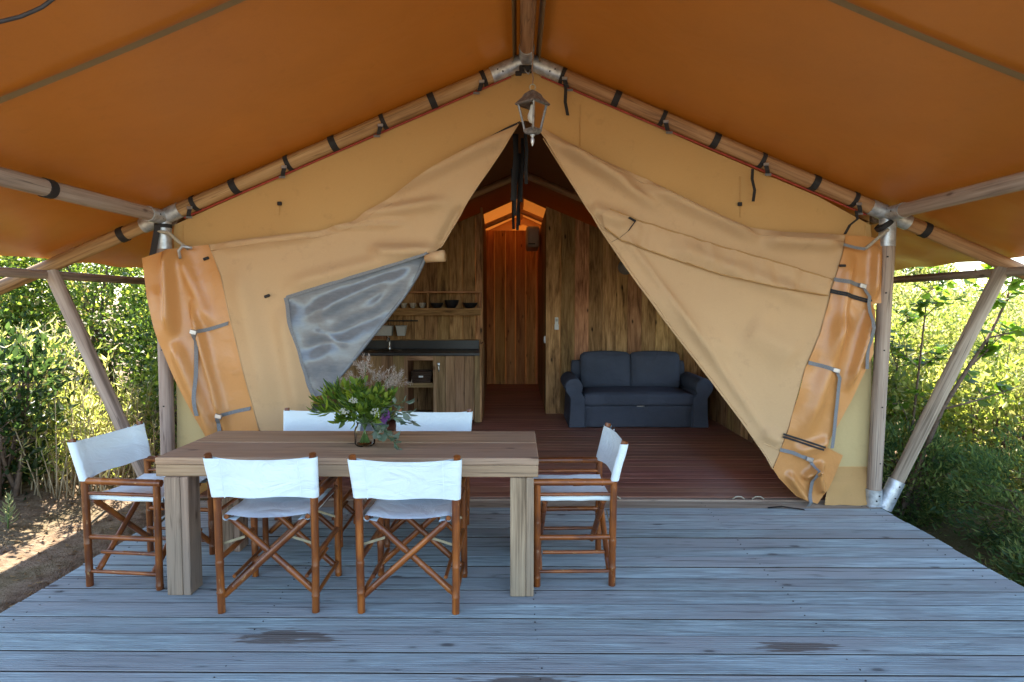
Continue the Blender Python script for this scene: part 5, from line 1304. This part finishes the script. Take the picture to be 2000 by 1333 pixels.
reed('willow_bush', 'small pale willow tuft close to the deck behind the left chair', (-3.7, 5.05), 0.35, 0.3, 0.8, 70, 0.08)
reed('willow_bush', 'small pale willow tuft at the left between the dark shrubs', (-4.65, 4.95), 0.45, 0.3, 1.0, 90, 0.085)
# --- dark broad-leaved shrub in front
shrub('dark_shrub', 'dark green glossy shrub in front of the pale willow bush', (-4.1, 4.72), [((0.0, 0, 0.5), (0.36, 0.30, 0.48)), ((0.10, 0.05, 1.0), (0.28, 0.24, 0.40))], 95, 17, 0.080, 0.42, 'leaf_dark', cl_r=0.10, stems=6, seg=2)
shrub('dark_shrub', 'dark green glossy shrub at the lower left edge', (-4.75, 4.3), [((0.0, 0, 0.45), (0.46, 0.32, 0.5)), ((-0.1, 0.05, 0.85), (0.34, 0.25, 0.35))], 120, 17, 0.080, 0.42, 'leaf_dark', cl_r=0.10, stems=6, seg=2)
def weed(base, h, label):
    b = Vector((base[0], base[1], ground_z(*base) - 0.005)); t = thing('weed', label, 'plant', b, group='silvery weeds on the bank')
    mm = MB(); C, D, S, Z = [], [], [], []; top = b + Vector((0.02, 0, h)); limb(mm, b, top, 0.006, 0.003, 0.05, 5, 4)
    for k in range(34):
        f = k / 34; a = k * 2.4; p = b.lerp(top, 0.15 + 0.85 * f); d = Vector((math.cos(a), math.sin(a), 0.5 + 0.9 * f)).normalized()
        C.append(tuple(p)); D.append(tuple(d)); S.append(tuple(d.cross(Vector((0, 0, 1))).normalized())); Z.append(0.085 * (1.1 - 0.7 * f))
    mm.build('stem', 'stem', t, True); leaf_mesh('leaves', np.array(C), (np.array(D), np.array(S)), np.array(Z), 'leaf_weed', t, 0.3, 0.2, None, 2)
weed((-3.62, 4.18), 0.26, 'taller silvery weed on the sandy bank'); weed((-3.85, 4.10), 0.19, 'shorter silvery weed on the sandy bank')
# leaf litter and small twigs on the ground
N_ = 2600; px_ = RNG.uniform(-6.2, -2.72, N_); py_ = RNG.uniform(2.4, 7.5, N_)
LP = np.array([(x, y_, ground_z(x, y_) + 0.012) for x, y_ in zip(px_, py_)]); dd = unit(np.stack([RNG.normal(size=N_), RNG.normal(size=N_), RNG.normal(size=N_) * 0.15], 1)); ss_ = unit(np.cross(dd, np.tile([0, 0, 1.0], (N_, 1))))
o = leaf_mesh('leaf_litter', LP, (dd, ss_), 0.02 + 0.035 * RNG.random(N_), 'leaf_dry', None, 0.4, 0.2); tag(o, 'dry brown leaf litter scattered on the sandy bank', 'leaf litter', kind='stuff')
N_ = 2200; px_ = RNG.uniform(2.92, 6.5, N_); py_ = RNG.uniform(2.2, 7.5, N_)
LP = np.array([(x, y_, ground_z(x, y_) + 0.012) for x, y_ in zip(px_, py_)]); dd = unit(np.stack([RNG.normal(size=N_), RNG.normal(size=N_), RNG.normal(size=N_) * 0.15], 1)); ss_ = unit(np.cross(dd, np.tile([0, 0, 1.0], (N_, 1))))
o = leaf_mesh('leaf_litter', LP, (dd, ss_), 0.02 + 0.035 * RNG.random(N_), 'leaf_dry', None, 0.4, 0.2); tag(o, 'dry leaf litter under the bushes beside the deck on the right', 'leaf litter', kind='stuff')

# --- right side
def gz(x, y): return ground_z(x, y)
shrub('leafy_bush', 'bright yellow-green bush behind the right tent post', (4.1, 7.2), [((0, 0, 0.9), (0.8, 0.8, 0.9)), ((0.5, 0.2, 1.45), (0.6, 0.6, 0.55))], 220, 40, 0.055, 0.55, 'leaf_bright', stems=6)
shrub('leafy_bush', 'bright yellow-green bush behind the right leaning brace', (5.7, 7.4), [((0, 0, 1.0), (0.9, 0.8, 1.0)), ((-0.6, 0.2, 1.3), (0.6, 0.6, 0.6))], 240, 40, 0.055, 0.55, 'leaf_bright', stems=6)
shrub('leafy_bush', 'bright sunlit bush at the right edge of the picture', (7.3, 7.0), [((0, 0, 1.1), (1.0, 0.9, 1.15))], 240, 40, 0.06, 0.55, 'leaf_bright', stems=6)
shrub('leafy_bush', 'pale sunlit bush far behind the right post', (6.4, 11.5), [((0, 0, 0.9), (1.5, 1.0, 1.1)), ((1.6, 0.4, 1.2), (1.2, 1.0, 1.2)), ((-1.2, 0.2, 0.9), (1.0, 0.9, 0.8))], 330, 38, 0.08, 0.5, 'leaf_reed', stems=7)
shrub('leafy_bush', 'pale sunlit bush on the rise at the far right', (10.6, 12.5), [((0, 0, 1.1), (1.7, 1.2, 1.3)), ((1.5, 0.3, 1.3), (1.2, 1.0, 1.1))], 320, 38, 0.085, 0.5, 'leaf_reed', stems=7)
shrub('hedge_tree', 'pale distant tree top on the hillside at the right', (13.0, 24.0), [((0, 0, 1.7), (2.6, 1.5, 1.7)), ((2.6, 0, 1.9), (2.0, 1.4, 1.5))], 300, 34, 0.16, 0.5, 'leaf_reed', cat='tree', stems=6)
shrub('hedge_tree', 'dark pointed tree far behind the right post', (16.2, 25.5), [((0, 0, 1.8), (1.0, 1.0, 1.9))], 160, 34, 0.16, 0.5, 'leaf_hedge', cat='tree', stems=6)
shrub('leafy_bush', 'green bush low behind the leaning sapling', (4.9, 6.2), [((0, 0, 0.75), (0.75, 0.6, 0.75))], 170, 34, 0.075, 0.5, 'leaf_bright', stems=6)
shrub('leafy_bush', 'green bush behind the right brace foot', (3.75, 6.4), [((0, 0, 0.75), (0.55, 0.5, 0.8))], 140, 34, 0.075, 0.5, 'leaf_bright', stems=6)
shrub('leafy_bush', 'green bush at the right picture edge behind the tall juniper', (6.4, 6.0), [((0, 0, 0.85), (0.8, 0.7, 0.9))], 170, 34, 0.080, 0.5, 'leaf_bright', stems=6)
shrub('leafy_bush', 'round green bush in the gap beyond the bright bushes', (8.6, 9.4), [((0, 0, 0.9), (1.4, 1.0, 1.1))], 240, 40, 0.07, 0.5, 'leaf_bright', stems=6)
shrub('leafy_bush', 'wide pale bush just beyond the tent on the right', (4.4, 9.6), [((0, 0, 0.9), (0.9, 0.9, 0.9))], 200, 40, 0.065, 0.5, 'leaf_bright', stems=6)
# junipers beside the deck
def juniper(base, blobs, label, ncl=150):
    return shrub('juniper_bush', label, base, blobs, ncl, 60, 0.062, 0.26, 'leaf_juniper', cl_r=0.075, stems=8, up=0.35, outk=1.0, shell=0.75)
juniper((4.25, 4.75), [((0, 0, 0.45), (0.75, 0.6, 0.5)), ((0.5, -0.2, 0.75), (0.5, 0.5, 0.45))], 'dark juniper bush beside the deck at the foot of the sapling', 170)
juniper((4.75, 3.9), [((0, 0, 0.35), (0.8, 0.6, 0.45)), ((0.4, 0.3, 0.8), (0.5, 0.5, 0.5))], 'dark juniper bush at the right edge of the deck', 170)
juniper((3.75, 3.75), [((0, 0, 0.20), (0.55, 0.55, 0.27))], 'low dark juniper spreading along the right deck edge', 110)
juniper((3.65, 5.6), [((0, 0, 0.45), (0.5, 0.6, 0.5))], 'small juniper bush behind the right post foot', 110)
juniper((5.9, 5.0), [((0, 0, 0.7), (0.8, 0.7, 0.75))], 'tall juniper bush at the far right behind the sapling', 190)
# leaning sapling with broad leaves
def sapling(label, pts, side_branches, leaf, nleaf, r0):
    b = Vector(pts[0]); t = thing('sapling', label, 'tree', b)
    mm = MB(); mm.tube(pts, [r0 * (1 - 0.75 * k / (len(pts) - 1)) for k in range(len(pts))], n=8)
    C, D, S, Z = [], [], [], []
    def leafy(P, n):
        for k in range(n):
            f = random.uniform(0.35, 1.0); p = P[0].lerp(P[1], f); d = Vector((random.gauss(0, 1), random.gauss(0, 1), random.uniform(-0.9, 0.5))).normalized()
            C.append(tuple(p)); D.append(tuple(d)); S.append(tuple(d.cross(Vector((random.gauss(0, .4), random.gauss(0, .4), 1))).normalized())); Z.append(leaf * random.uniform(0.5, 1.2))
    for (i, tip) in side_branches:
        p0 = Vector(pts[i]); p1 = Vector(tip); limb(mm, p0, p1, r0 * 0.4, 0.003, 0.08, 5, 4); leafy((p0, p1), nleaf)
        for q in range(2):
            p2 = p0.lerp(p1, random.uniform(0.4, 0.8)); p3 = p2 + Vector((random.gauss(0, .18), random.gauss(0, .18), random.uniform(0, .25))); limb(mm, p2, p3, 0.005, 0.002, 0.1, 4, 3); leafy((p2, p3), nleaf // 2)
    mm.build('trunk', 'twig', t, True)
    leaf_mesh('crown', np.array(C), (np.array(D), np.array(S)), np.array(Z), 'leaf_maple', t, 0.75, 0.15, None, 2)
SY_ = 5.35
def sp(x, y, Y=SY_): return tuple(atY(x, y, Y))
sapling('leaning sapling with broad bright leaves right of the brace', [sp(1745, 1040), sp(1790, 920), sp(1840, 800), sp(1890, 720), sp(1930, 660), sp(1965, 590), sp(1985, 520)], [(3, sp(1960, 650)), (4, sp(2010, 640)), (5, sp(1935, 580)), (5, sp(2000, 545)), (6, sp(1940, 520)), (2, sp(1990, 755)), (4, sp(1925, 690)), (6, sp(2030, 520))], 0.11, 14, 0.026)
sapling('thin upright sapling between the right post and the brace', [sp(1765, 1010, 5.9), sp(1780, 850, 5.9), sp(1795, 720, 5.9), sp(1806, 620, 5.9), sp(1812, 570, 5.9)], [(1, sp(1740, 760, 5.9)), (2, sp(1840, 690, 5.9)), (2, sp(1760, 690, 5.9)), (3, sp(1850, 580, 5.9)), (3, sp(1790, 590, 5.9)), (4, sp(1860, 545, 5.9)), (1, sp(1830, 760, 5.9))], 0.09, 18, 0.016)
sapling('thin twiggy sapling just behind the right post', [sp(1722, 1000, 6.3), sp(1745, 850, 6.3), sp(1752, 720, 6.3), sp(1760, 640, 6.3)], [(1, sp(1715, 760, 6.3)), (2, sp(1790, 700, 6.3)), (2, sp(1730, 640, 6.3)), (3, sp(1790, 610, 6.3))], 0.085, 18, 0.014)
for i, (a, b_) in enumerate((((1770, 880), (1990, 800)), ((1760, 960), (1900, 900)), ((1790, 930), (1960, 1010)))):
    pass
